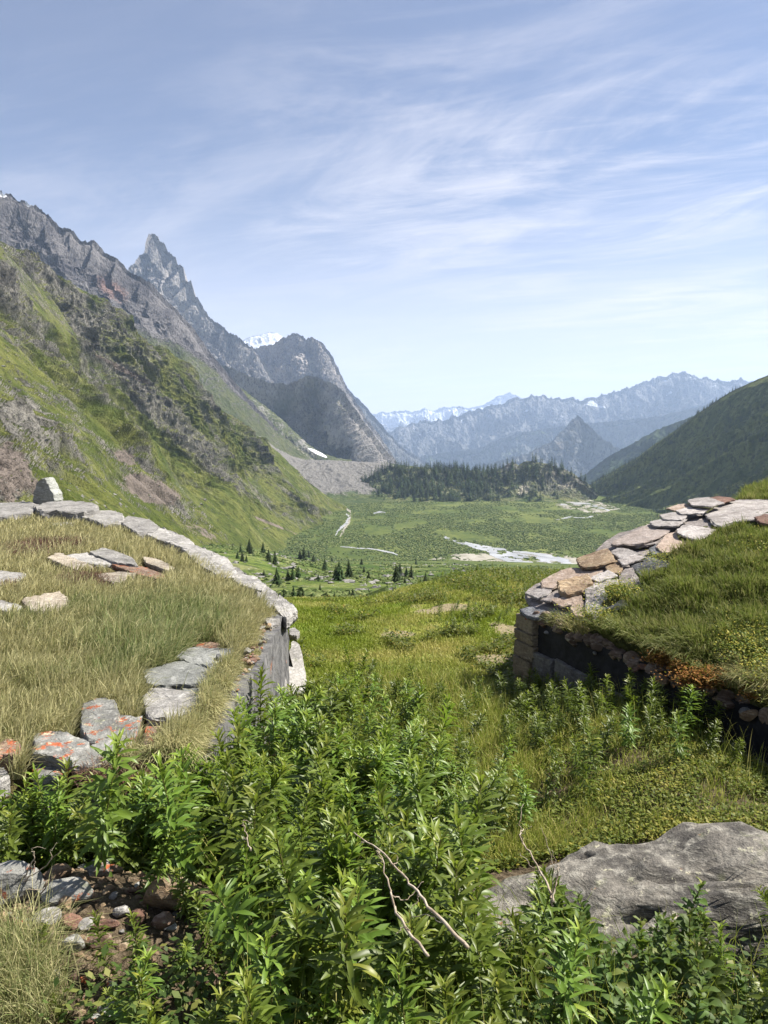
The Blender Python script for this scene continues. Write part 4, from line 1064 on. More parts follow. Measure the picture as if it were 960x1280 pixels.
_fx = [-20, -16, -9, -5, -3, -1.7, -.97, 0]; _fy = [1.5, 2.0, 3.0, 3.4, 3.6, 3.72, 3.85, 3.9]
_bx = [-20, -16, -9.5, -6.8, -4.3, -2.1, -.95, 0]; _by = [23, 21, 17.0, 14.9, 12.3, 9.55, 7.15, 7.15]
def frontL(x): return np.interp(x, _fx, _fy)
def backL(x): return np.interp(x, _bx, _by)
def turf_roof_L():
    nx, ny = 260, 260
    xs = -1.05 - 15 * (np.linspace(0, 1, nx) ** 2)
    X = np.repeat(xs[:, None], ny, 1); T = np.linspace(0, 1, ny)[None, :] ** 1.5
    Y = frontL(X) + (backL(X) - frontL(X)) * T
    Z = roofL(X, Y) + .03 * fbm(X * 1.6, Y * 1.6, 2.0, 4) + .012 * fbm(X * 9, Y * 9, 2.0, 3) - .02
    Z -= .10 * np.exp(-((Y - frontL(X)) / .12) ** 2) + .03 * np.exp(-((-1.05 - X) / .08) ** 2)
    V = np.stack([X, Y, Z], -1)
    # skirts front and back
    fr = V[:, :1].copy(); rows = [fr + np.array([0, -.06 * k ** .5, -.17 * k]) + .05 * np.stack([0 * fr[..., 0], fbm(fr[..., 0] * 5, k * 1.3, 0.2, 3), 0 * fr[..., 0]], -1) for k in (5, 4, 3, 2, 1)]
    bk = V[:, -1:].copy(); rows2 = [bk + np.array([.05 * k, .1 * k, -.3 * k]) for k in (1, 2, 4, 6)]
    V = np.concatenate(rows + [V] + rows2, 1)
    n2 = V.shape[1]
    mesh_np('turf_roof', V.reshape(-1, 3) - np.array(LO), [grid_faces(nx, n2, False)[:, ::-1]], M_turfL, True, parent=ruinL)
turf_roof_L()

# right ruin
RO = (A0[0] + 1.5, A0[1] - 2, -2.6)
ruinR = empty('stone_ruin', RO); tag(ruinR, 'sunken ruin on the right with a slate edged turf roof over a black wall', 'ruin')
Pn = A0 + _d * 7.0
a = A0 - _n * .0 + _d * .10
wall_grid('black_wall', Pn, a, -.35, -2.6, -1.83, m_black_plaster(), 120, 26, ruinR, .02, 5, 1.0, .01, RO)
def stone_course():
    """lower course of rough blocks, proud of the black wall"""
    Vs = []; Fq = []; Ft = []; off = 0; t = .30; k = 0
    while t < 6.8:
        L = rs.uniform(.35, .75)
        for (zt_, zb_) in ((-2.13 + rs.uniform(-.04, .02), -2.36), (-2.375, -2.64)):
            q0 = A0 + _d * t; q1 = A0 + _d * (t + L - .025)
            z0, z1 = zb_, zt_
            P0 = [(q0[0], q0[1], z0), (q1[0], q1[1], z0 - rs.uniform(0, .02)), (q1[0], q1[1], z1 + rs.uniform(-.04, .02)), ((q0[0] + q1[0]) / 2, (q0[1] + q1[1]) / 2, z1 + rs.uniform(-.02, .03)), (q0[0], q0[1], z1)]
            P0 = [np.array(p) - np.array([_n[0], _n[1], 0]) * .045 for p in P0]
            V, Fc, base = slab_mesh(P0, .2, (_n[0], _n[1], 0), 700 + k, 1.3); k += 1
            Vs.append(V + base); Fq.append(Fc[0] + off); Ft.append(Fc[1] + off); off += len(V)
        t += L
    mesh_np('stone_course', np.vstack(Vs) - np.array(RO), [np.vstack(Fq), np.vstack(Ft)], mat_stone('rough_wall_stone', (.20, .19, .175), (.30, .285, .26), (.09, .085, .08)), False, parent=ruinR)
stone_course()
def pillar():
    Vs = []; Fq = []; Ft = []; off = 0
    z = -1.83
    mats = []
    for k, h in enumerate((.16, .12, .17, .22, .25)):
        w = .30 + rs.uniform(-.03, .06)
        q0 = A0 - _d * .04; q1 = A0 + _d * w
        P0 = [np.array((q[0], q[1], zz)) - np.array([_n[0], _n[1], 0]) * (.05 + rs.uniform(-.01, .02)) for q, zz in ((q0, z - h + .008), (q1, z - h + .008), (q1, z), (q0, z))]
        V, Fc, base = slab_mesh(P0, .30, (_n[0], _n[1], 0), 800 + k, 1.0)
        Vs.append(V + base); Fq.append(Fc[0] + off); Ft.append(Fc[1] + off); off += len(V); z -= h
    mesh_np('corner_pillar', np.vstack(Vs) - np.array(RO), [np.vstack(Fq), np.vstack(Ft)], mat_stone('tan_wall_stone', (.30, .24, .16), (.40, .34, .25), (.14, .11, .08)), False, parent=ruinR)
pillar()
def turf_roof_R():
    fr = [A0 + _d * t for t in (0, .5, 1.5, 3, 4.5, 7.0)]
    bk = [(5.05, 12.1), (5.45, 11.2), (6.0, 10.2), (6.9, 8.8), (7.8, 7.2), (9.0, 4.0)]
    nu, nv = 240, 240
    tu = np.linspace(0, 5, nu)
    Fr = linear(np.array(fr), tu); Bk = linear(np.array(bk), tu)
    T = np.linspace(0, 1, nv)[None, :, None]
    XY = Fr[:, None, :] * (1 - T) + Bk[:, None, :] * T
    X, Y = XY[..., 0], XY[..., 1]
    Z = roofR(X, Y) - .06 + tuftR(X, Y)
    V = np.stack([X, Y, Z], -1)
    f0 = V[:, :1]; rows = [f0 + np.array([_n[0] * .02 * k, _n[1] * .02 * k, -.05 * k]) for k in (4, 3, 2, 1)]
    b0 = V[:, -1:]; rows2 = [b0 + np.array([.1 * k, .05 * k, -.35 * k]) for k in (1, 2, 4, 6)]
    V = np.concatenate(rows + [V] + rows2, 1)
    # verge skirt
    sd = V[:1].copy(); sk = [sd + np.array([-.0, .04, 0]) * k + np.array([0, 0, -.25]) * k for k in (6, 4, 2, 1)]
    V = np.concatenate(sk + [V], 0)
    mesh_np('turf_roof', V.reshape(-1, 3) - np.array(RO), [grid_faces(V.shape[0], V.shape[1], False)], M_turfR, True, parent=ruinR)
_vd = np.array([5.05 - 1.45, 12.1 - 7.75]); _vd /= np.linalg.norm(_vd)
def verge_dist(X, Y):       # distance to the right of the verge line
    return (X - A0[0]) * _vd[1] - (Y - A0[1]) * _vd[0]
def tuftR(X, Y):
    m = sstep(.55, 1.0, verge_dist(X, Y) - .1 * np.sin(np.asarray(Y) * 3))
    return m * (.10 + .17 * fbm(X * 2.0, Y * 2.0, 4.0, 3) + .04 * fbm(X * 7, Y * 7, 1.0, 3))
turf_roof_R()
# rubble core visible under the turf lip
def lip():
    ml = mat_stone('brown_rubble', (.22, .16, .12), (.30, .25, .20), (.09, .06, .045), lichen=.3)
    for k in range(95):
        t = rs.uniform(.25, 6.0); s_ = rs.uniform(.0, .08)
        p = A0 + _d * t + _n * s_
        V, Fc = rock_mesh((rs.uniform(.05, .13), rs.uniform(.04, .08), rs.uniform(.04, .09)), 1200 + k, 2)
        c = mesh_np('core_stone', V, Fc, ml, False, parent=ruinR)
        c.location = (p[0] - RO[0], p[1] - RO[1], -1.84 + rs.uniform(-.05, .05) - RO[2])
lip()

# ================================================================== GRASS
def blades(name, pos, h, w, lean, mat, tint, young, label, cat='grass', seed=0, curve=.6):
    """pos (N,3) roots, h heights, w widths, lean (N,2) horizontal tip offset as a share of the height"""
    r = np.random.default_rng(seed); N = len(pos)
    az = r.uniform(0, 2 * math.pi, N); side = np.stack([np.cos(az), np.sin(az), 0 * az], 1)
    lean3 = np.concatenate([lean, np.zeros((N, 1))], 1)
    V = []
    for f, wf in ((0, 1.0), (.38, .85), (.72, .55)):
        c = pos + np.stack([0 * h, 0 * h, h * (f - .25 * f * f * np.minimum(np.linalg.norm(lean, axis=1), 1.2))], 1) + lean3 * (h * (f ** (1 + curve)))[:, None]
        V.append(c - side * (w * wf * .5)[:, None]); V.append(c + side * (w * wf * .5)[:, None])
    tip = pos + np.stack([0 * h, 0 * h, h * (1 - .42 * np.minimum(np.linalg.norm(lean, axis=1), 1.4))], 1) + lean3 * h[:, None]
    V.append(tip)
    V = np.stack(V, 1).reshape(-1, 3)
    b = np.arange(N)[:, None] * 7
    q = np.vstack([b + np.array([[0, 1, 3, 2]]), b + np.array([[2, 3, 5, 4]])]); t = b + np.array([[4, 5, 6]])
    o = mesh_np(name, V, [q, t], mat, False, {'tint': np.repeat(tint, 7), 'young': np.repeat(young, 7)})
    return tag(o, label, cat, kind='stuff')

def polar(N, r0, r1, a0, a1, seed, pw=1.0):
    r = np.random.default_rng(seed)
    R = r0 * (r1 / r0) ** (r.random(N) ** pw); A = np.radians(r.uniform(a0, a1, N))
    return R * np.sin(A), R * np.cos(A), r

M_gL = mat_grass('roof_grass', ((.14, .15, .04), (.15, .215, .065)), (.50, .455, .235))
M_gR = mat_grass('tuft_grass', ((.075, .11, .018), (.17, .22, .035)), (.36, .32, .14))
M_gM = mat_grass('meadow_grass', ((.15, .205, .02), (.25, .30, .04)), (.46, .41, .14))

def slab_clear(x, y, zf):
    """keep blades off the middle of the traced slabs"""
    return x * 0 == 0
SLABS = []
for o in list(COL.objects):
    if o.type == 'MESH' and o.get('category') in ('stone slab', 'roof slate', 'coping stone'):
        n = 44; co = np.empty(len(o.data.vertices) * 3, dtype=np.float32); o.data.vertices.foreach_get('co', co); co = co.reshape(-1, 3)
        ring = co[1 + 4 * n:1 + 5 * n, :2] + np.array(o.location[:2])
        SLABS.append((ring, o['category']))
def off_slabs(x, y, cats=('stone slab',), dys=(0, .045, .09, .15)):
    ok = np.ones(len(x), bool)
    for dy in dys: ok &= off1(x, y + dy * np.clip(y / 5, .7, 3), cats)
    return ok
def off1(x, y, cats):
    ok = np.ones(len(x), bool)
    for ring, c in SLABS:
        if c not in cats: continue
        lo = ring.min(0); hi = ring.max(0)
        idx = np.nonzero((x > lo[0]) & (x < hi[0]) & (y > lo[1]) & (y < hi[1]))[0]
        if not len(idx): continue
        X = x[idx]; Y = y[idx]; ins = np.zeros(len(idx), bool)
        for i in range(len(ring)):
            ax, ay = ring[i]; bx, by = ring[(i + 1) % len(ring)]
            ins ^= ((ay > Y) != (by > Y)) & (X < (bx - ax) * (Y - ay) / (by - ay + 1e-12) + ax)
        ok[idx[ins]] = False
    return ok

# left roof
x, y, r = polar(430000, 3.4, 19, -38, 0, 21, .92)
ok = (x < -1.0) & (y > frontL(x) + .0) & (y < backL(x) - .35)
x, y = x[ok], y[ok]
ok = off_slabs(x, y); x, y = x[ok], y[ok]
dens = fbm(x * 1.3, y * 1.3, 3.0, 3)
u_, v_, d_ = project(np.stack([x, y, roofL(x, y)], 1))
bare = np.exp(-(((u_ - 45) / 75) ** 2 + ((v_ - 683) / 13) ** 2)) + np.exp(-(((u_ - 100) / 38) ** 2 + ((v_ - 727) / 10) ** 2)) + .6 * np.exp(-(((u_ - 150) / 40) ** 2 + ((v_ - 955) / 22) ** 2))
lo_ = sstep(3.9, 3.3, y - .2 * dens) * .0
ok = r.random(len(x)) > .85 * np.minimum(bare + .3 * (dens < -.25), 1)
x, y, dens, u_, v_ = x[ok], y[ok], dens[ok], u_[ok], v_[ok]
print('left roof blades', len(x))
green = .80 * sstep(.05, .9, np.exp(-(((u_ - 190) / 130) ** 2 + ((v_ - 800) / 60) ** 2)) + .9 * fbm(x * 1.3, y * 1.3, 7.0, 4))
edge = sstep(.55, .0, -1.0 - x)
clump = fbm(x * 3.1, y * 3.1, 9.0, 3)
near_slab = 0
h = (.10 + .19 * r.random(len(x)) ** 1.5 + .16 * clump) * (.75 + .5 * green) * np.where(y > 11, .8, 1.0)
h = np.maximum(h, .04) * (1 + .35 * edge)
ln = np.stack([.30 + .3 * r.normal(size=len(x)) + .05 * edge, .05 + .3 * r.normal(size=len(x)) - .35 * edge], 1)
h = np.minimum(h, .04 + (-.95 - x) * 1.0); gone = (x > -1.11 - .05 * np.sin(y * 7)) & (y > 4.7); h[gone] *= .25
yg = np.clip(.64 - .42 * green + .30 * r.normal(size=len(x)) + .25 * edge + .5 * clump + .22 * sstep(770, 720, v_), 0, 1)
blades('roof_grass', np.stack([x, y, roofL(x, y) - .03], 1), h, .0035 + .0007 * y, ln, M_gL, np.clip(green + .25 * r.normal(size=len(x)), 0, 1), yg, 'long wind combed dry and green grass on the left turf roof', seed=1)
# long tufts hanging over the wall edge and the front edge
N = 26000; r = np.random.default_rng(33)
y = r.uniform(3.75, 7.1, N); x = -1.05 - np.abs(r.normal(size=N)) * .11
cl = fbm(x * 5, y * 4, 1.0, 3)
ok = (cl > .02) & off_slabs(x, y) & off_slabs(x + .09, y); x, y, cl = x[ok], y[ok], cl[ok]; N = len(x)
k_ = y < 5.4
h = (.08 + .14 * r.random(N) + .10 * cl) * np.where(k_, 1.1, .6)
h = np.minimum(h, .05 + (-.93 - x) * 1.2); h[(x > -1.13) & (y > 4.9)] *= .3
ln = np.stack([.15 + .30 * r.normal(size=N) + .5 * cl, -.55 + .35 * r.normal(size=N)], 1)
blades('edge_grass', np.stack([x, y, roofL(x, y) - .02], 1), h, .004 + .0006 * y, ln, M_gL, r.random(N), np.clip(.55 + .8 * cl + .3 * r.normal(size=N), 0, 1), 'straw coloured grass hanging over the edge of the left concrete wall', seed=2)
N = 26000
x = r.uniform(-3.2, -1.0, N); y = frontL(x) + np.abs(r.normal(size=N)) * .12 - .02
ok = off_slabs(x, y) & (fbm(x * 3, y * 3, 4.0, 3) > -.05); x, y = x[ok], y[ok]; N = len(x)
blades('edge_grass', np.stack([x, y, roofL(x, y) - .07], 1), .10 + .15 * r.random(N), np.full(N, .006), np.stack([.1 + .4 * r.normal(size=N), -.6 + .35 * r.normal(size=N)], 1), M_gL, r.random(N), np.clip(.55 + .3 * r.normal(size=N), 0, 1), 'dry grass fringe along the front edge of the left roof', seed=3)

# right roof
x, y, r = polar(420000, 4.2, 15, 5, 42, 22, .9)
s_ = (x - A0[0]) * _n[0] + (y - A0[1]) * _n[1]
vd = verge_dist(x, y) - .1 * np.sin(y * 3)
ok = (s_ > -.02) & (vd > .75 - .5 * sstep(1.4, .2, s_)) & (x < 7.5)
x, y, s_ = x[ok], y[ok], s_[ok]
ok = off_slabs(x, y, ('roof slate',), (0, .06)); x, y, s_ = x[ok], y[ok], s_[ok]
cl = fbm(x * 2.0, y * 2.0, 4.0, 3); cl2 = fbm(x * 6, y * 6, 2.0, 3)
ok = r.random(len(x)) < .35 + .65 * sstep(-.35, .1, cl + .4 * cl2); x, y, s_, cl, cl2 = x[ok], y[ok], s_[ok], cl[ok], cl2[ok]
print('right roof blades', len(x))
N = len(x)
gx = (fbm(x * 2.0 + .1, y * 2.0, 4.0, 3) - cl) * 10; gy = (fbm(x * 2.0, y * 2.0 + .1, 4.0, 3) - cl) * 10
ln = np.stack([-.30 - .35 * gx * .3 + .25 * r.normal(size=N), -.30 - .35 * gy * .3 + .25 * r.normal(size=N)], 1)
edge = sstep(.35, .0, s_)
ln[:, 0] -= (.15 + .5 * r.random(N)) * edge; ln[:, 1] -= .35 * r.normal(size=N) * edge; ln += (edge * .3)[:, None] * np.stack([fbm(x * 9, y * 9, 5.0, 2), fbm(x * 9, y * 9, 15.0, 2)], 1) * 3
h = (.09 + .12 * r.random(N) + .09 * cl2) * (1 - .15 * edge)
yellow = sstep(.08, .35, fbm(x * 1.1, y * 1.1, 12.0, 3)) * .4
blades('roof_grass', np.stack([x, y, roofR(x, y) - .08 + tuftR(x, y)], 1), np.maximum(h, .04), .004 + .0006 * y, ln, M_gR, np.clip(.35 + .9 * cl + .25 * r.normal(size=N), 0, 1), np.clip(.18 + yellow + .25 * r.normal(size=N) + .12 * edge, 0, 1), 'green tufted grass swept over the right turf roof', seed=4)
# yellow flowered cover and orange moss on the edge
def small_leaves(name, x, y, z, size, mat, tint, young, label, cat, seed=0, hgt=.05):
    r = np.random.default_rng(seed); N = len(x)
    c = np.stack([x, y, z + r.random(N) * hgt], 1)
    a = r.uniform(0, 6.283, N); e = r.uniform(-.2, .9, N)
    d1 = np.stack([np.cos(a) * np.cos(e), np.sin(a) * np.cos(e), np.sin(e)], 1); d2 = np.stack([-np.sin(a), np.cos(a), 0 * a], 1)
    s = size * r.uniform(.6, 1.3, N)
    V = np.stack([c, c + d1 * (s * .5)[:, None] + d2 * (s * .32)[:, None], c + d1 * s[:, None], c + d1 * (s * .5)[:, None] - d2 * (s * .32)[:, None]], 1).reshape(-1, 3)
    q = np.arange(N)[:, None] * 4 + np.array([[0, 1, 2, 3]])
    return tag(mesh_np(name, V, [q], mat, False, {'tint': np.repeat(tint, 4), 'young': np.repeat(young, 4)}), label, cat, kind='stuff')
M_moss = mat_leaf('rust_moss', (.15, .06, .018), (.25, .11, .03), (.34, .2, .06), .15, .8, .1)
M_cover = mat_leaf('ground_cover_leaves', (.055, .088, .014), (.14, .17, .025), (.34, .28, .04), .25, .6, .2)
r = np.random.default_rng(44)
px, py, pz = [], [], []
for (uu, vv, ru, rv, n) in ((835, 825, 26, 6, 2200), (880, 852, 34, 7, 3200), (850, 838, 10, 6, 800), (945, 868, 14, 5, 700)):
    for _ in range(n // 8):
        p = hit(uu + r.normal() * ru * .5, vv + r.normal() * rv * .6, lambda x, y: float(roofR(x, y)) + .03)
        for k in range(8): px.append(p[0] + r.normal() * .02); py.append(p[1] + r.normal() * .02); pz.append(p[2] + r.uniform(-.03, .07))
N = len(px)
small_leaves('orange_moss', np.array(px), np.array(py), np.array(pz), .022, M_moss, r.random(N), r.random(N) ** 3, 'rust orange moss and dead leaves on the turf edge of the right ruin', 'moss', 5, .02)
px, py, pz = [], [], []
for (uu, vv, ru, rv, n) in ((775, 745, 22, 10, 2600), (740, 775, 26, 5, 1800), (925, 810, 30, 25, 2600), (820, 705, 12, 5, 500), (950, 840, 15, 25, 1500), (940, 690, 25, 20, 900)):
    for _ in range(n // 8):
        p = hit(uu + r.normal() * ru * .6, vv + r.normal() * rv * .6, lambda x, y: float(roofR(x, y)) + .08)
        for k in range(8): px.append(p[0] + r.normal() * .035); py.append(p[1] + r.normal() * .035); pz.append(p[2] + r.uniform(-.02, .10))
N = len(px)
small_leaves('yellow_herbs', np.array(px), np.array(py), np.array(pz), .018, M_cover, r.random(N), (r.random(N) < .4) * .9, 'low yellow flowering herbs on the right turf roof', 'herbs', 6, .03)

# ground between: meadow blades, low cover in front of the right wall
x, y, r = polar(330000, 6.5, 24, -12, 22, 23, .85)
ok = (x > -.9 + 0 * y) | (y > 7.6); x, y = x[ok], y[ok]
ok = (((x - A0[0]) * _n[0] + (y - A0[1]) * _n[1]) < -.05) | (verge_dist(x, y) < -.1); x, y = x[ok], y[ok]
ok = (y < backL(x) * 10) & ~((x < -1) & (y < backL(x) + .4)); x, y = x[ok], y[ok]
R_ = np.hypot(x, y)
cl = fbm(x * .9, y * .9, 6.0, 4); pt = fbm(x * .55, y * .55, 16.0, 3)
ok = (r.random(len(x)) < .25 + .75 * sstep(-.3, .15, cl)) & (dirt(x, y) < .34 + .2 * r.normal(size=len(x))); x, y, R_, cl, pt = x[ok], y[ok], R_[ok], cl[ok], pt[ok]
N = len(x)
h = (.035 + .05 * r.random(N) + .05 * np.maximum(cl, 0)) * (1 + .9 * sstep(15, 20, R_)) * (1 + .8 * sstep(9, 6.8, R_))
blades('meadow_grass', np.stack([x, y, ground(x, y) - .01], 1), h, .004 + .0009 * R_, .35 * r.normal(size=(N, 2)), M_gM, np.clip(.4 + .9 * cl + .3 * r.normal(size=N), 0, 1), np.clip(.22 + 1.6 * pt + .2 * r.normal(size=N), 0, 1), 'short bright grass of the meadow between the two ruins', seed=5)
# pale feathery grass just in front of the meadow and by the right wall
x, y, r = polar(150000, 2.9, 8.2, -9, 33, 24, .9)
s_ = (x - A0[0]) * _n[0] + (y - A0[1]) * _n[1]
bld = ((x - 1.48) / 1.45) ** 2 + ((y - 3.2) / .62) ** 2
u_, v_, d_ = project(np.stack([x, y, ground(x, y)], 1))
wgt = sstep(5.0, 6.2, y) * sstep(-.7, -.2, x) + sstep(.5, .9, x + .12 * y - .2)
ok = (s_ < -.10) & (bld > 1.05) & (r.random(len(x)) < wgt) & (x > -.8)
x, y = x[ok], y[ok]
cl = fbm(x * 1.6, y * 1.6, 3.0, 4)
ok = r.random(len(x)) < .2 + .8 * sstep(-.2, .2, cl); x, y, cl = x[ok], y[ok], cl[ok]; N = len(x)
print('passage blades', N)
blades('passage_grass', np.stack([x, y, ground(x, y) - .02], 1), (.10 + .18 * r.random(N)) * (.7 + .6 * sstep(4, 6.5, y)) * np.where(x > 1.0, .62, 1), .003 + .0006 * y, np.stack([.1 + .35 * r.normal(size=N), .3 * r.normal(size=N)], 1), M_gM, np.clip(.3 + .8 * cl + .3 * r.normal(size=N), 0, 1), np.clip(.30 + .35 * r.normal(size=N), 0, 1), 'pale fine grass growing among the leafy plants in the passage', seed=6)
x, y, r = polar(90000, 2.9, 7.5, 3, 32, 25, .9)
s_ = (x - A0[0]) * _n[0] + (y - A0[1]) * _n[1]; bld = ((x - 1.48) / 1.40) ** 2 + ((y - 3.2) / .58) ** 2
cl = fbm(x * 1.4, y * 1.4, 23.0, 4)
ok = (s_ < -.10) & (bld > 1.0) & (cl > -.12); x, y, cl = x[ok], y[ok], cl[ok]; N = len(x)
small_leaves('ground_cover', x, y, ground(x, y), .022, M_cover, np.clip(.5 + cl + .3 * r.normal(size=N), 0, 1), np.clip(-.05 + 1.1 * cl + .25 * r.normal(size=N), 0, 1), 'low yellow green cover of small leaves behind the boulder', 'ground cover', 7, .06)
x, y, r = polar(120000, 8.0, 21, -10, 22, 27, .8)
cl = fbm(x * .8, y * .8, 41.0, 4) + .25 * sstep(-.1, .2, x / y - .02)
ok = (cl > .22) & ((verge_dist(x, y) < -.15) | (x < 1)) & ~((x < -1) & (y < backL(x) + .5)) & (dirt(x, y) < .45); x, y, cl = x[ok], y[ok], cl[ok]; N = len(x)
small_leaves('meadow_herbs', x, y, ground(x, y), .05, M_cover, np.clip(.3 + .5 * cl + .3 * r.normal(size=N), 0, 1), (r.random(N) < .06) * .8, 'dark clumps of low leafy herbs in the bright meadow', 'herbs', 12, .14)
# dry tufts by the rubble at the lower left
r = np.random.default_rng(51)
tx, ty = [], []
for (uu, vv, n) in ((4, 1200, 900), (30, 1218, 500), (0, 1240, 1500), (30, 1265, 900)):
    p = hit(uu, vv, lambda x, y: g1(x, y) + .02)
    tx.append(p[0] + r.normal(size=n) * .06); ty.append(p[1] + r.normal(size=n) * .06)
x = np.concatenate(tx); y = np.concatenate(ty); N = len(x)
blades('dry_grass_tuft', np.stack([x, y, ground(x, y) - .01], 1), .08 + .16 * r.random(N), np.full(N, .0032), .5 * r.normal(size=(N, 2)), M_gL, r.random(N), np.clip(.45 + .4 * r.normal(size=N), 0, 1), 'olive and straw grass tufts at the lower left below the rubble', seed=8)
# brown dead heather patches on the left roof
r = np.random.default_rng(52); px, py = [], []
for (uu, vv, ru, rv, n) in ((103, 726, 20, 6, 700), (75, 679, 28, 4, 500), (28, 690, 22, 8, 450), (20, 735, 14, 4, 150), (150, 968, 30, 8, 400)):
    for _ in range(n):
        p = hit(uu + r.normal() * ru * .6, vv + r.normal() * rv * .6, roofL)
        px += list(p[0] + r.normal(size=12) * .04); py += list(p[1] + r.normal(size=12) * .04)
x = np.array(px); y = np.array(py); N = len(x)
blades('dead_heather', np.stack([x, y, roofL(x, y) - .02], 1), .04 + .08 * r.random(N), .004 + .0006 * y, .6 * r.normal(size=(N, 2)), mat_grass('dead_heather', ((.07, .035, .022), (.13, .065, .04)), (.22, .15, .10), .1), r.random(N), r.random(N) ** 2, 'brown dead heather patches in the left turf roof', 'heather', seed=9)

# ================================================================== LEAFY PLANTS
M_leafA = mat_leaf('willowherb_leaf', (.060, .104, .013), (.136, .200, .030), (.33, .36, .045), .34, .44, .36)
M_leafB = mat_leaf('nettle_leaf', (.036, .065, .014), (.075, .115, .026), (.18, .18, .045), .26, .55, .2)
M_stem = mat_leaf('green_stem', (.07, .10, .025), (.12, .15, .04), (.20, .10, .05), .1, .5, .3)

def plant_arrays(H, seed, kind='A'):
    r = np.random.default_rng(seed)
    LV, LQ, LT, LY = [], [], [], []
    # stem
    ns = 10; bend = r.normal(size=2) * .07; zz = np.linspace(0, H, ns)
    cx = bend[0] * (zz / H) ** 2; cy = bend[1] * (zz / H) ** 2
    SV = []
    for k in range(ns):
        rr = .0042 * (1 - .6 * k / ns)
        for a in np.linspace(0, 2 * math.pi, 5, endpoint=False): SV.append((cx[k] + rr * math.cos(a), cy[k] + rr * math.sin(a), zz[k]))
    SQ = [(k * 5 + i, k * 5 + (i + 1) % 5, (k + 1) * 5 + (i + 1) % 5, (k + 1) * 5 + i) for k in range(ns - 1) for i in range(5)]
    nl = 96 if kind == 'A' else 46
    off = 0
    for i in range(nl):
        f = (i / (nl - 1)) ** .9 * .90 + .10 if kind == 'A' else .15 + .85 * (i // 2) / (nl / 2)
        h = f * H
        phi = i * 2.39996 + r.normal() * .25 if kind == 'A' else (i // 2) * 1.57 + (i % 2) * 3.1416 + r.normal() * .2
        if kind == 'A':
            L = (.072 + .044 * math.sin(min(f, .8) / .8 * 2.4)) * r.uniform(.8, 1.2) * (1 - .45 * max(0, (f - .8) / .2))
            W = L * r.uniform(.16, .22); e0 = math.radians(20 + 38 * f ** 4 + r.normal() * 17); droop = math.radians(62 - 25 * f + r.normal() * 20)
            prof = (.25, .75, 1.0, .72, .03)
        else:
            L = (.055 + .02 * math.sin(f * 2.5)) * r.uniform(.8, 1.2) * (1 - .5 * max(0, (f - .75) / .25)); W = L * r.uniform(.48, .62)
            e0 = math.radians(15 + 45 * f ** 3 + r.normal() * 12); droop = math.radians(45 + r.normal() * 12); prof = (.15, .9, 1.0, .6, .03)
        bx = bend[0] * f ** 2; by = bend[1] * f ** 2
        p = np.array([bx, by, h]); e = e0
        d = np.array([math.cos(phi), math.sin(phi)]); sd = np.array([-math.sin(phi), math.cos(phi), 0]); tw = r.normal() * .25
        sd = sd * math.cos(tw) + np.array([0, 0, 1]) * math.sin(tw)
        vs = []
        for k in range(5):
            w = W * prof[k] * .5
            up = np.array([-math.sin(e) * d[0], -math.sin(e) * d[1], math.cos(e)])
            wave = .12 * W * math.sin(k * 2.1 + i)
            vs += [p - sd * w + up * (.35 * w + wave), p, p + sd * w + up * (.35 * w - wave)]
            p = p + np.array([d[0] * math.cos(e), d[1] * math.cos(e), math.sin(e)]) * L / 4
            e -= droop / 4
        LV += vs
        for k in range(4):
            a = off + k * 3
            LQ += [(a, a + 1, a + 4, a + 3), (a + 1, a + 2, a + 5, a + 4)]
        off += 15
        t = min(1, max(0, r.uniform(0, .7) + .35 * f)); yv = max(0, (f - .86) / .14) * .55 * r.uniform(.4, 1) + (.5 if r.random() < .03 else 0)
        LT += [t] * 15; LY += [min(1, yv)] * 15
    return (np.array(SV), np.array(SQ)), (np.array(LV), np.array(LQ), np.array(LT), np.array(LY))

protoA = [plant_arrays(.54 + .012 * (k % 5), 300 + k) for k in range(14)]
protoB = [plant_arrays(.52, 350 + k, 'B') for k in range(4)]
def proto_meshes(pr_, ml, nm):
    out = []
    for (S, Lf) in pr_:
        ms = mesh_np('stem', S[0], [S[1]], M_stem, True, {'tint': np.full(len(S[0]), .5), 'young': S[0][:, 2] / .6 * .4}, link=False)
        m2 = mesh_np('leaves', Lf[0], [Lf[1]], ml, True, {'tint': Lf[2], 'young': Lf[3]}, link=False)
        out.append((ms, m2))
    return out
PA = proto_meshes(protoA, M_leafA, 'A'); PB = proto_meshes(protoB, M_leafB, 'B')

def plant_density(x, y):
    bld = ((x - 1.48) / 1.45) ** 2 + ((y - 3.2) / .60) ** 2
    wall = (x - A0[0]) * _n[0] + (y - A0[1]) * _n[1]
    if y < 1.12 or bld < 1.0 or wall > -.12: return 0
    if x < -.88 and y > 3.12: return 85 if y < 3.66 - .08 * max(0, -3 - x) and x > -4.6 else 0
    if x < -.50 and 2.05 < y <= 3.12:                       # rubble clearing
        e = ((x + 1.35) / .74) ** 2 + ((y - 2.68) / .50) ** 2
        return 44 if e > 1.15 and (y > 2.95 or x > -1.0 + .1 * math.sin(y * 9)) else 8.0
    if x < -.35 and y <= 2.15: return 46 if x > -.95 - .1 * math.sin(y * 9) else 8
    if y <= 2.75: return 58
    if y <= 3.9: return 48 if x < .58 else (4 if y > 3.4 else 0)
    if y <= 5.3:
        lim = .72 - .28 * (y - 3.9)
        return 48 if x < lim else (13 if x < 1.2 else (5 if wall < -.6 else 22))
    if y <= 7.3:
        return 60 if x < -.35 + .12 * math.sin(y * 5) else (24 if wall < -.4 else 40)
    if y <= 8.2: return 5 if x > -.8 else 0
    return 0
r = np.random.default_rng(61)
cand = []
g = .105
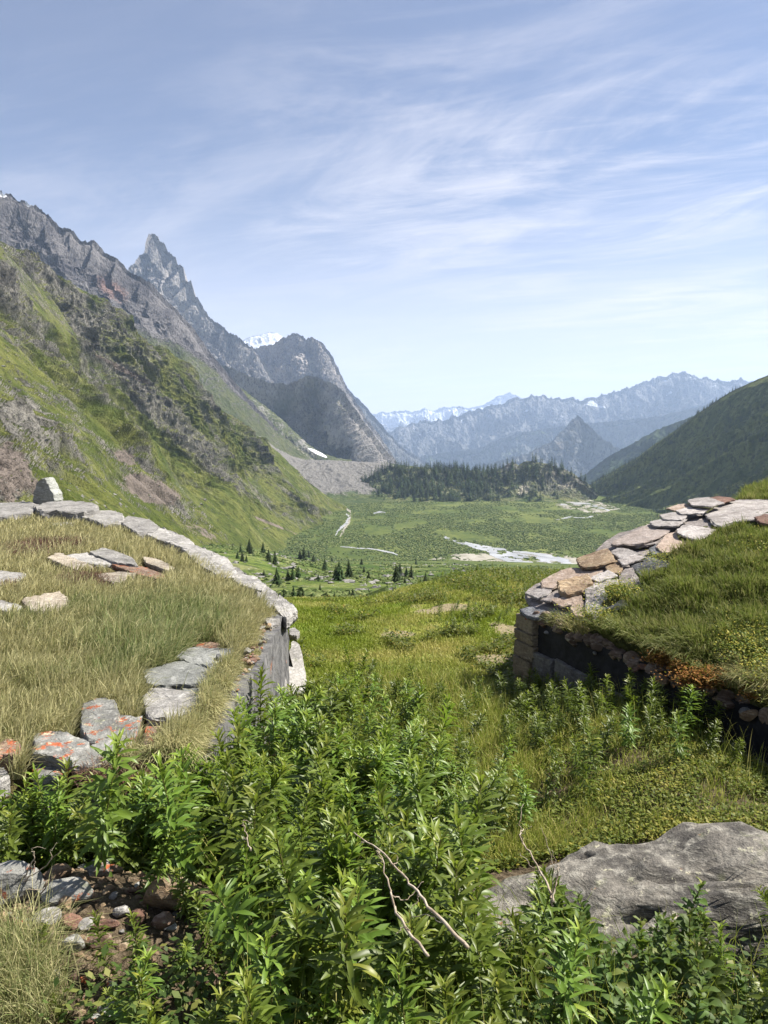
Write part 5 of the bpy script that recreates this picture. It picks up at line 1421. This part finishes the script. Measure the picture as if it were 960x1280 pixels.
for yy in np.arange(1.0, 8.3, g):
    for xx in np.arange(-4.6, 3.2, g):
        x = xx + r.uniform(-.5, .5) * g; y = yy + r.uniform(-.5, .5) * g
        if abs(x) > (.62 * y + .35 if y < 3 else 4.8): continue
        dn = plant_density(x, y) * (1 + .5 * float(fbm(np.array(x * 2), np.array(y * 2), 3.0, 2)))
        if r.random() < dn * g * g: cand.append((x, y))
print('plants', len(cand))
items = []
for (x, y) in cand:
    kb = (x > .55 and y < 2.6 and r.random() < .75) or (r.random() < .03)
    sc = r.uniform(.62, 1.14) * (.86 if y > 5 else 1.0)
    if x < -.35 and y < 2.2: sc *= .68
    if -.35 <= x and y < 1.9: sc *= .80
    if x < -.9 and y > 3.1: sc *= .90
    if -.9 < x < -.5 and y > 3.7: sc *= 1.15 if y < 5.7 else .55
    if x > .4 and y < 2.75: sc *= .74 if y > 1.9 else .85
    if x > .3 and y > 3.3: sc *= .72
    if x < -.5 and 2.05 < y < 2.75: sc *= .48
    items.append((x, y, g1(x, y) - .02, sc, r.uniform(0, 6.283), r.normal() * .20, r.normal() * .20, kb, int(r.integers(14)), int(r.integers(4))))
# tall herbs at the far rim of the meadow on the right
far = []
for _ in range(420):
    x = r.uniform(.8, 6.0); y = r.uniform(10.5, 20.0)
    if float(verge_dist(np.array(x), np.array(y))) < -1.2: far.append((x, y, g1(x, y) - .02, r.uniform(.18, .5), r.uniform(0, 6.283), r.normal() * .12, r.normal() * .12, False, int(r.integers(14)), 0))
for _ in range(60):
    x = r.uniform(-.6, 2.0); y = r.uniform(15, 20)
    far.append((x, y, g1(x, y) - .02, r.uniform(.15, .35), r.uniform(0, 6.283), r.normal() * .12, r.normal() * .12, False, int(r.integers(14)), 0))
def inframe(it):
    u, v, d = project(np.array([[it[0], it[1], it[2] + .45 * it[3]]])); return -15 < u[0] < 975 and v[0] < 1310
items.sort(key=lambda t: (0 if inframe(t) else 1, math.hypot(t[0], t[1]) / t[3]))
cnt = {'A': 0, 'B': 0}
rest = []
def zone(x, y):
    if y < 2.05: return ('at the bottom edge of the photo, left of centre', 'bl') if x < 0 else ('at the bottom edge of the photo, right of centre', 'br')
    if x < -.88 and y > 3: return ('in the band below the front edge of the left roof', 'lr')
    if x < -.5 and y < 3.12: return ('beside the rubble at lower left', 'rb')
    if x > .4 and y < 2.8: return ('in front of the big boulder', 'bo')
    if x > .4 and y > 3.3: return ('standing apart in grass behind the boulder', 'bg')
    if y < 3.4: return ('in the dense thicket at the centre of the foreground', 'ce')
    return ('in the thicket along the left concrete wall', 'lw')
from mathutils import Euler, Matrix
for it in items:
    x, y, z, sc, rz, ax, ay, kb, ka, kk = it
    K = 'B' if kb else 'A'
    if cnt[K] < 300 and inframe(it):
        cnt[K] += 1
        me = PB[kk] if kb else PA[ka]
        root = empty('nettle' if kb else 'leafy_plant', (x, y, z)); root.rotation_euler = (ax, ay, rz); root.scale = (sc, sc, sc)
        zt, zc = zone(x, y)
        tag(root, ('dull green broad leaved herb ' if kb else 'upright green narrow leaved herb ') + zt, 'nettle' if kb else 'plant', ('broad leaved herbs ' if kb else 'narrow leaved herbs ') + zt)
        for nm, m_ in (('stem', me[0]), ('leaves', me[1])):
            c = bpy.data.objects.new(nm, m_); COL.objects.link(c); c.parent = root
    else: rest.append(it)
rest += far
LV, LQ, LT, LY, off = [], [], [], [], 0
for (x, y, z, sc, rz, ax, ay, kb, ka, kk) in rest:
    S, Lf = (protoB[kk] if kb else protoA[ka])
    Rm = np.array(Euler((ax, ay, rz)).to_matrix()) * sc
    for Vv, Q, T, Yv in ((Lf[0], Lf[1], Lf[2], Lf[3]), (S[0], S[1], np.full(len(S[0]), .5), np.full(len(S[0]), .1))):
        LV.append(Vv @ Rm.T + np.array([x, y, z])); LQ.append(Q + off); off += len(Vv); LT.append(T); LY.append(Yv)
tag(mesh_np('leafy_plants', np.vstack(LV), [np.vstack(LQ)], M_leafA, True, {'tint': np.concatenate(LT), 'young': np.concatenate(LY)}), 'further leafy green herbs filling the passage and the far meadow rim', 'plants', kind='stuff')
print('indiv', cnt, 'rest', len(rest))

# dead stems ------------------------------------------------------------
M_dead = m_plain('bleached_dead_stem', (.22, .17, .12), (.42, .36, .28), 30, .8, .2, .3, .003)
def tube(name, pts, r0, r1, mat, label, cat, group=None):
    pts = np.array(pts, float); n = (len(pts) - 1) * 6 + 1
    C = catmull(pts, np.linspace(0, len(pts) - 1, n))
    _seed[0] += 1; q = np.random.default_rng(_seed[0])
    C[1:-1] += q.normal(size=(n - 2, 3)) * .0025
    T = np.gradient(C, axis=0); T /= np.linalg.norm(T, axis=1)[:, None]
    a = np.cross(T, [0, 1, .3]); a /= np.linalg.norm(a, axis=1)[:, None]; b = np.cross(T, a)
    rr = np.linspace(r0, r1, n)[:, None]
    V = np.stack([C + rr * (math.cos(t) * a + math.sin(t) * b) for t in np.linspace(0, 2 * math.pi, 6, endpoint=False)], 1).reshape(-1, 3)
    i = np.arange(n - 1)[:, None] * 6; j = np.arange(6)[None, :]; k = (j + 1) % 6
    Q = np.stack([i + j + 0 * k, i + k + 0 * j, i + 6 + k + 0 * j, i + 6 + j + 0 * k], -1).reshape(-1, 4)
    base = C[0]
    o = mesh_np(name, V - base, [Q, np.array([list(range(6))[::-1], list(range((n - 1) * 6, n * 6))])], mat, True)
    o.location = base
    return tag(o, label, cat, group)
def stick(px, label, r0=.006, r1=.003):
    W = [P(u, v, Y) for u, v, Y in px]
    o = tube('dead_stem', W, r0 * .75, r1 * .5, M_dead, label, 'dead stem')
    q = np.random.default_rng(len(label))
    for k in range(1, len(W)):
        a_ = W[k - 1] * .4 + W[k] * .6; d_ = W[k] - W[k - 1]; d_ = d_ / np.linalg.norm(d_)
        e_ = d_ * .6 + q.normal(size=3) * .5; L_ = q.uniform(.04, .11)
        c = tube('twig', [a_, a_ + e_ * L_ * .5, a_ + (e_ + q.normal(size=3) * .3) * L_], r1 * .55, r1 * .25, M_dead, None, None)
        c.location = c.location - o.location; c.parent = o
stick([(690, 1132, 2.15), (686, 1112, 2.2), (668, 1075, 2.3), (650, 1048, 2.4), (654, 1036, 2.45)], 'bleached forked dead stem leaning against the left end of the boulder')
stick([(692, 1128, 2.15), (695, 1100, 2.2), (699, 1084, 2.2)], 'short pale twig beside the stem that leans on the boulder', .005, .003)
stick([(585, 1185, 1.75), (540, 1138, 1.85), (512, 1105, 1.95), (480, 1068, 2.05), (442, 1040, 2.15)], 'long bleached dead stem lying across the leaves, centre of the foreground', .007, .003)
stick([(535, 1195, 1.7), (497, 1142, 1.85), (486, 1105, 1.95), (472, 1062, 2.05)], 'pale dead stem crossing under the long bleached one', .006, .003)
stick([(313, 1064, 2.35), (308, 1045, 2.4), (304, 1028, 2.45)], 'thin upright dead stalk among leaves, left of centre', .004, .002)
stick([(-8, 1126, 2.6), (28, 1102, 2.6), (48, 1090, 2.6), (76, 1064, 2.6)], 'thin bare twig stretched over the rubble at the left edge', .006, .002)
stick([(24, 1104, 2.6), (40, 1078, 2.6), (43, 1064, 2.6)], 'short side twig beside the bare twig over the rubble', .004, .002)
stick([(36, 1128, 2.6), (55, 1112, 2.6), (62, 1100, 2.6)], 'curled tan twig lying on the rubble stones', .005, .003)

# ================================================================== CONIFERS
M_con = mat_leaf('conifer_needles', (.016, .033, .010), (.044, .072, .020), (.05, .08, .02), .08, .7, .15)
M_bark = m_plain('conifer_bark', (.06, .045, .035), (.13, .10, .08), 4, .95, .1)
def conifer(levels, per, seed, segs=2, wide=.24, skirt=.02):
    """unit height crown of drooping ragged branch fans"""
    r = np.random.default_rng(seed); V = []; Q = []; T = []; off = 0
    for l in range(levels):
        f = l / (levels - 1); z = .04 + .93 * f
        rad = wide * (1 - f) ** .85 * (1 + .12 * math.sin(l * 2.7)) + .018
        for k in range(per):
            a = k * 6.283 / per + l * 1.1 + r.normal() * .2; R = rad * r.uniform(.65, 1.2)
            da = 3.6 / per * r.uniform(.6, 1.15); dz = -.30 * R - .02 * r.random()
            z0 = z + .06 * (1 - .5 * f); zz = z + r.normal() * .012
            t = r.random()
            P_ = [(0, 0, z0), (math.cos(a - da) * R * .6, math.sin(a - da) * R * .6, zz + dz * .5 - .012), (math.cos(a) * R, math.sin(a) * R, zz + dz), (math.cos(a + da) * R * .6, math.sin(a + da) * R * .6, zz + dz * .5 - .012)]
            V += P_; Q.append((off, off + 1, off + 2, off + 3)); off += 4; T += [t] * 4
            if segs > 1:
                P_ = [(math.cos(a) * R * .35, math.sin(a) * R * .35, zz + .01), (math.cos(a - da * .5) * R * .8, math.sin(a - da * .5) * R * .8, zz + dz * 1.3 - .02), (math.cos(a) * R * .95, math.sin(a) * R * .95, zz + dz * 1.5 - .025), (math.cos(a + da * .5) * R * .8, math.sin(a + da * .5) * R * .8, zz + dz * 1.3 - .02)]
                V += P_; Q.append((off, off + 1, off + 2, off + 3)); off += 4; T += [t * .6] * 4
    V += [(-.02, 0, .74), (.02, 0, .74), (0, 0, 1.0), (0, .02, .74)]; Q += [(off, off + 1, off + 2, off + 3)]; T += [.5] * 4
    return np.array(V), np.array(Q), np.array(T)
conA = [conifer(18, 11, 500 + k, 2, .21 + .02 * k) for k in range(4)]
conB = [conifer(9, 7, 520 + k, 1, .19 + .02 * k) for k in range(5)]
mA = [mesh_np('crown', V, [Q], M_con, False, {'tint': T, 'young': T * .3}, link=False) for V, Q, T in conA]
mB = [mesh_np('conifer', V, [Q], M_con, False, {'tint': T, 'young': T * .3}, link=False) for V, Q, T in conB]
def trunk_mesh():
    V = []; n = 7
    for z, rr in ((-.05, .022), (.1, .017), (.5, .010), (.95, .002)):
        for a in np.linspace(0, 6.283, n, endpoint=False): V.append((rr * math.cos(a), rr * math.sin(a), z))
    Q = [(k * n + i, k * n + (i + 1) % n, (k + 1) * n + (i + 1) % n, (k + 1) * n + i) for k in range(3) for i in range(n)]
    return mesh_np('trunk', np.array(V), [np.array(Q)], M_bark, True, link=False)
mT = trunk_mesh()
r = np.random.default_rng(71)
GT = 'small conifers scattered on the rough slope below the meadow'
# (u, distance, height m, label detail)
near_trees = [(301, 692, 11), (312, 692, 18), (329, 691, 14), (336, 702, 15), (344, 706, 18), (303, 702, 13), (297, 698, 9), (308, 702, 8), (380, 700, 16), (386, 697, 14), (375, 699, 12), (346, 731, 21), (366, 726, 17), (373, 725, 17), (360, 726, 14),
              (424, 726, 24), (436, 722, 22), (420, 724, 17), (438, 722, 14), (406, 712, 13), (355, 749, 14), (367, 750, 18), (374, 751, 17), (379, 751, 15), (461, 725, 11), (441, 748, 13), (437, 746, 10), (418, 748, 9), (497, 726, 18), (500, 718, 14), (494, 742, 11),
              (508, 722, 14), (514, 724, 18), (506, 730, 10), (495, 728, 22), (532, 731, 16), (526, 732, 10), (476, 742, 8), (553, 727, 8), (392, 703, 10), (415, 703, 8), (452, 706, 8), (484, 738, 8), (568, 729, 9), (461, 742, 8), (400, 738, 9), (398, 726, 9), (330, 722, 10), (455, 716, 9), (520, 706, 8)]
for k, (u, vb, hp) in enumerate(near_trees):
    p = hit(u, vb, g1, 24, 900); x, y = p[0], p[1]; H = hp * y / F * 1.12
    root = empty('conifer', (x, y, g1(x, y) - .1), r.uniform(0, 6.28)); wd = r.uniform(1.05, 1.5); root.scale = (H * wd, H * wd, H)
    side = 'left of the group, under the hillside' if u < 400 else ('in the middle of the slope' if u < 480 else 'on the right, nearest the river bend')
    tag(root, 'small dark conifer %s' % side, 'conifer', GT + ', ' + side)
    for nm, me in (('crown', mA[k % 4]), ('trunk', mT)):
        c = bpy.data.objects.new(nm, me); COL.objects.link(c); c.parent = root
used = len(near_trees)
# conifers on the mound and on the right-hand slope
S = S_mound.reshape(-1, 3)
u_, v_, d_ = project(S_mound)
den = .9 * np.exp(-(((u_ - 545) / 62) ** 2) ** 2) * sstep(575, 592, v_) + .30 * np.exp(-(((u_ - 470) / 30) ** 2)) + .35 * np.exp(-(((u_ - 610) / 28) ** 2)) + .28 * np.exp(-(((u_ - 685) / 26) ** 2 + ((v_ - 584) / 12) ** 2)) + .12 * (u_ > 650)
den = den * (.35 + 1.0 * sstep(-.2, .2, fbm(S_mound[..., 0] * .01, S_mound[..., 1] * .01, 3.0, 3)))
w = (den * (v_ < 632) * (u_ > 445) * (u_ < 745)).ravel()
nrm = np.cross(np.gradient(S_mound, axis=0), np.gradient(S_mound, axis=1)); ar = np.linalg.norm(nrm, axis=2).ravel()
w = w * ar; w[S_mound.reshape(-1, 3)[:, 2] < VAL - 1] = 0; w /= w.sum()
pick = r.choice(len(S), 900, replace=False, p=w); mt = S[pick]
mh = r.uniform(15, 29, 900)
S = S_right.reshape(-1, 3); u_, v_, d_ = project(S_right)
# woods keep to the ribs' shaded side and the lower slope
nrm = np.cross(np.gradient(S_right, axis=0), np.gradient(S_right, axis=1)); ar = np.linalg.norm(nrm, axis=2)
nf = fbm(S_right[..., 0] * .0035, S_right[..., 1] * .009 + S_right[..., 2] * .009, S_right[..., 2] * .003, 4)
den = .03 + sstep(-.02, .16, nf + .20 * sstep(540, 620, v_) - .10 * sstep(560, 480, v_))
den = den * (1 - .85 * np.exp(-(((v_ - (620 - .42 * (u_ - 850))) / 14) ** 2)) * (u_ > 830))
w = (den * ar * (d_ > 700) * (u_ > 720) * (u_ < 1120) * (S_right[..., 2] > VAL - 2)).ravel()
w /= w.sum(); nR = 2000
pick = r.choice(len(S), nR, replace=False, p=w); rt = S[pick]; rh = r.uniform(6, 13, nR)
allp = np.vstack([mt, rt]); allh = np.concatenate([mh, rh]); src = np.array([0] * len(mt) + [1] * len(rt))
uu, vv, dd = project(allp); vis = (uu > 0) & (uu < 960) & (vv < 640) & (S_mound is not None)
app = np.where(vis, allh / dd, 0); app[src == 0] *= 1.15
order = np.argsort(-app)
n_ind = 300 - used
# keep about half of the single ones on the mound
i0 = [i for i in order if src[i] == 0][:170]; i1 = [i for i in order if src[i] == 1 and uu[i] < 900][:n_ind - 170]
ind = set(i0 + i1)
for i in i0 + i1:
    o = bpy.data.objects.new('conifer', mB[i % 5]); COL.objects.link(o)
    h_ = allh[i]; o.scale = (h_ * 1.25, h_ * 1.25, h_); o.location = allp[i] - np.array([0, 0, .4]); o.rotation_euler = (0, 0, r.uniform(0, 6.28))
    if src[i] == 0:
        l = 'tall dark conifer in the wood on the mound across the valley'; gq = 'conifers of the wood on the mound'
    else: l = 'dark conifer standing out on the steep right slope'; gq = 'conifers on the right slope'
    tag(o, l, 'conifer', gq)
V_, Q_, T_, off = [], [], [], 0
for i in range(len(allp)):
    if i in ind: continue
    V, Q, T = conB[i % 5]; h_ = allh[i]; a = r.uniform(0, 6.28); c, s = math.cos(a), math.sin(a)
    X = np.stack([V[:, 0] * c - V[:, 1] * s, V[:, 0] * s + V[:, 1] * c, V[:, 2]], 1) * h_ * np.array([1.25, 1.25, 1]) + allp[i] - np.array([0, 0, .4])
    V_.append(X); Q_.append(Q + off); T_.append(T * .8 + .2 * r.random()); off += len(X)
tag(mesh_np('conifer_forest', np.vstack(V_), [np.vstack(Q_)], M_con, False, {'tint': np.concatenate(T_), 'young': np.concatenate(T_) * .2}), 'dense dark conifer forest covering the right slope and the mound', 'forest', kind='stuff')

# willow scrub on the valley floor and bushes / boulders on the near slope
def blobs(name, pos, size, mat, label, cat, seed, flat=.7):
    r = np.random.default_rng(seed); N = len(pos)
    base = np.array([(math.cos(a) * c, math.sin(a) * c, z) for (z, c, n, o_) in ((0, 1, 6, 0), (.55, .8, 5, .5)) for a in (np.arange(n) * 6.283 / n + o_)] + [(0, 0, 1)])
    K = len(base)
    jit = 1 + .35 * r.normal(size=(N, K, 1)); V = base[None] * np.clip(jit, .4, 1.6) * size[:, None, None] * np.array([1, 1, flat]) + pos[:, None, :]
    tri = [(i, (i + 1) % 6, 6 + min(4, i * 5 // 6)) for i in range(6)] + [(6 + (i * 5 // 6) % 5, (i + 1) % 6 if 0 else (i + 1) % 6, 6 + ((i * 5 // 6) + 1) % 5) for i in range(5)] + [(6 + i, 6 + (i + 1) % 5, 11) for i in range(5)]
    Tq = (np.arange(N)[:, None, None] * K + np.array(tri)[None]).reshape(-1, 3)
    tt = np.repeat(r.random(N), K)
    return tag(mesh_np(name, V.reshape(-1, 3), [Tq], mat, False, {'tint': tt, 'young': np.repeat(r.random(N) ** 3, K)}), label, cat, kind='stuff')
M_scrub = mat_leaf('willow_scrub_leaf', (.032, .050, .014), (.080, .100, .030), (.15, .16, .06), .1, .8, .1)
r = np.random.default_rng(81)
Np = 70000
y = 900 * (2.05 ** r.random(Np)); x = r.uniform(-.16, .42, Np) * y
dn = fbm(x * .012, y * .006, 4.0, 4); ok = (r.random(Np) < sstep(-.15, .25, dn + .1)); x, y = x[ok], y[ok]
WATER = [o for o in COL.objects if o.name.startswith(('river', 'gravel_bar'))]
keep = np.ones(len(x), bool)
for o in WATER:
    co = np.empty(len(o.data.vertices) * 3, dtype=np.float32); o.data.vertices.foreach_get('co', co); co = co.reshape(-1, 3)
    q = set(map(tuple, np.round(co[:, :2] / 5).astype(int)))
    kx = np.round(x / 5).astype(int); ky = np.round(y / 5).astype(int)
    p_ = .15 if o.name.startswith('gravel') else 0.02
    keep &= np.array([((a, b) not in q) or (r.random() < p_) for a, b in zip(kx, ky)])
x, y = x[keep], y[keep]
print('scrub', len(x))
blobs('willow_scrub', np.stack([x, y, ground(x, y) - .1], 1), r.uniform(.7, 2.0, len(x)), M_scrub, 'low willow scrub dotted over the flat valley floor', 'scrub', 3, .8)
Np = 34000
y = 24 * (34 ** r.random(Np)); az = r.uniform(-.34, .24, Np); x = az * y
dn = fbm(x * .03, y * .015, 9.0, 4)
ok = (r.random(Np) < sstep(-.05, .3, dn + .08)); x, y = x[ok], y[ok]
blobs('juniper_scrub', np.stack([x, y, ground(x, y) - .1], 1), r.uniform(.25, 1.0, len(x)) * (.5 + y / 500), M_scrub, 'low dark scrub on the rough slope below the meadow', 'scrub', 4, .7)
S = S_left.reshape(-1, 3); u_, v_, d_ = project(S)
nrm = np.cross(np.gradient(S_left, axis=0), np.gradient(S_left, axis=1)); ar = np.linalg.norm(nrm, axis=2).ravel()
w = ar / d_ ** 2 * (u_ > -40) * (u_ < 440) * (v_ > 300) * sstep(-.1, .3, fbm(S[:, 0] * .012, S[:, 1] * .012, S[:, 2] * .012, 4)); w /= w.sum()
pick = r.choice(len(S), 2600, replace=False, p=w)
blobs('hillside_scrub', S[pick] - np.array([0, 0, .2]), r.uniform(.35, 1.0, 2600) * (.4 + d_[pick] / 1500), M_scrub, 'low dark scrub dotted over the left hillside', 'scrub', 14, .8)
w = ar / d_ ** 2 * (u_ > -40) * (u_ < 440) * (v_ > 300) * sstep(0, .3, fbm(S[:, 0] * .02, S[:, 1] * .02, S[:, 2] * .012, 4)); w /= w.sum()
pick = r.choice(len(S), 3000, replace=False, p=w)
HS = pick
Np = 1900
y = 60 * (12 ** r.random(Np)); az = r.uniform(-.30, .12, Np); x = az * y
ok = fbm(x * .02, y * .01, 29.0, 3) > .02; x, y = x[ok], y[ok]
mR = mat_stone('slope_boulder', (.21, .20, .18), (.32, .31, .28), (.11, .105, .095), scale=.1)
blobs('slope_boulders', np.stack([x, y, ground(x, y) - .1], 1), (.25 + 1.3 * r.random(len(x)) ** 3) * (.5 + y / 500), mR, 'pale boulders strewn over the rough slope', 'boulders', 5, .6)

blobs('hillside_boulders', S_left.reshape(-1, 3)[HS] - np.array([0, 0, .3]), (.4 + 1.6 * r.random(len(HS)) ** 3) * (.4 + d_[HS] / 1500), mR, 'pale boulders scattered over the left hillside', 'boulders', 15, .8)

# wiry grass stalks and small leaves filling the thicket
r = np.random.default_rng(91)
x, y, r = polar(60000, 1.15, 7.6, -34, 34, 92, .8)
pd = np.array([plant_density(p, q) for p, q in zip(x, y)])
ok = (pd > 20) & (r.random(len(x)) < .13) & ~((x < -.4) & (y < 3)); xs, ys = x[ok], y[ok]; N = len(xs)
blades('thicket_grass', np.stack([xs, ys, ground(xs, ys) - .01], 1), .18 + .24 * r.random(N), np.full(N, .0035), .3 * r.normal(size=(N, 2)), M_gM, r.random(N), np.clip(.2 + .4 * r.normal(size=N), 0, 1), 'thin grass blades standing between the leafy herbs', seed=16)
ok = (pd > 40) & (r.random(len(x)) < .6); xs, ys = x[ok], y[ok]; N = len(xs)
small_leaves('understorey_leaves', xs, ys, ground(xs, ys), .034, M_leafB, r.random(N) * .5, r.random(N) ** 5, 'small shaded leaves under the tall herbs', 'herbs', 17, .16)

# ------------------------------------------------------------------ camera and output
def build_camera():
    cd = bpy.data.cameras.new('camera'); co = bpy.data.objects.new('camera', cd); COL.objects.link(co)
    cd.sensor_fit = 'VERTICAL'; cd.sensor_height = 24; cd.sensor_width = 18; cd.lens = F / 1280 * 24
    cd.clip_start = .05; cd.clip_end = 90000
    co.location = (0, 0, 0); co.rotation_euler = (math.radians(90) - TH, 0, 0)
    SC.camera = co
build_camera()
SC.view_settings.view_transform = 'Standard'; SC.view_settings.look = 'None'
SC.view_settings.exposure = 1.36; SC.view_settings.gamma = 1; SC.view_settings.use_curve_mapping = False
SC.render.engine = 'CYCLES'
SC.cycles.max_bounces = 5; SC.cycles.diffuse_bounces = 3; SC.cycles.glossy_bounces = 2; SC.cycles.transmission_bounces = 3
SC.cycles.volume_bounces = 1; SC.cycles.transparent_max_bounces = 4
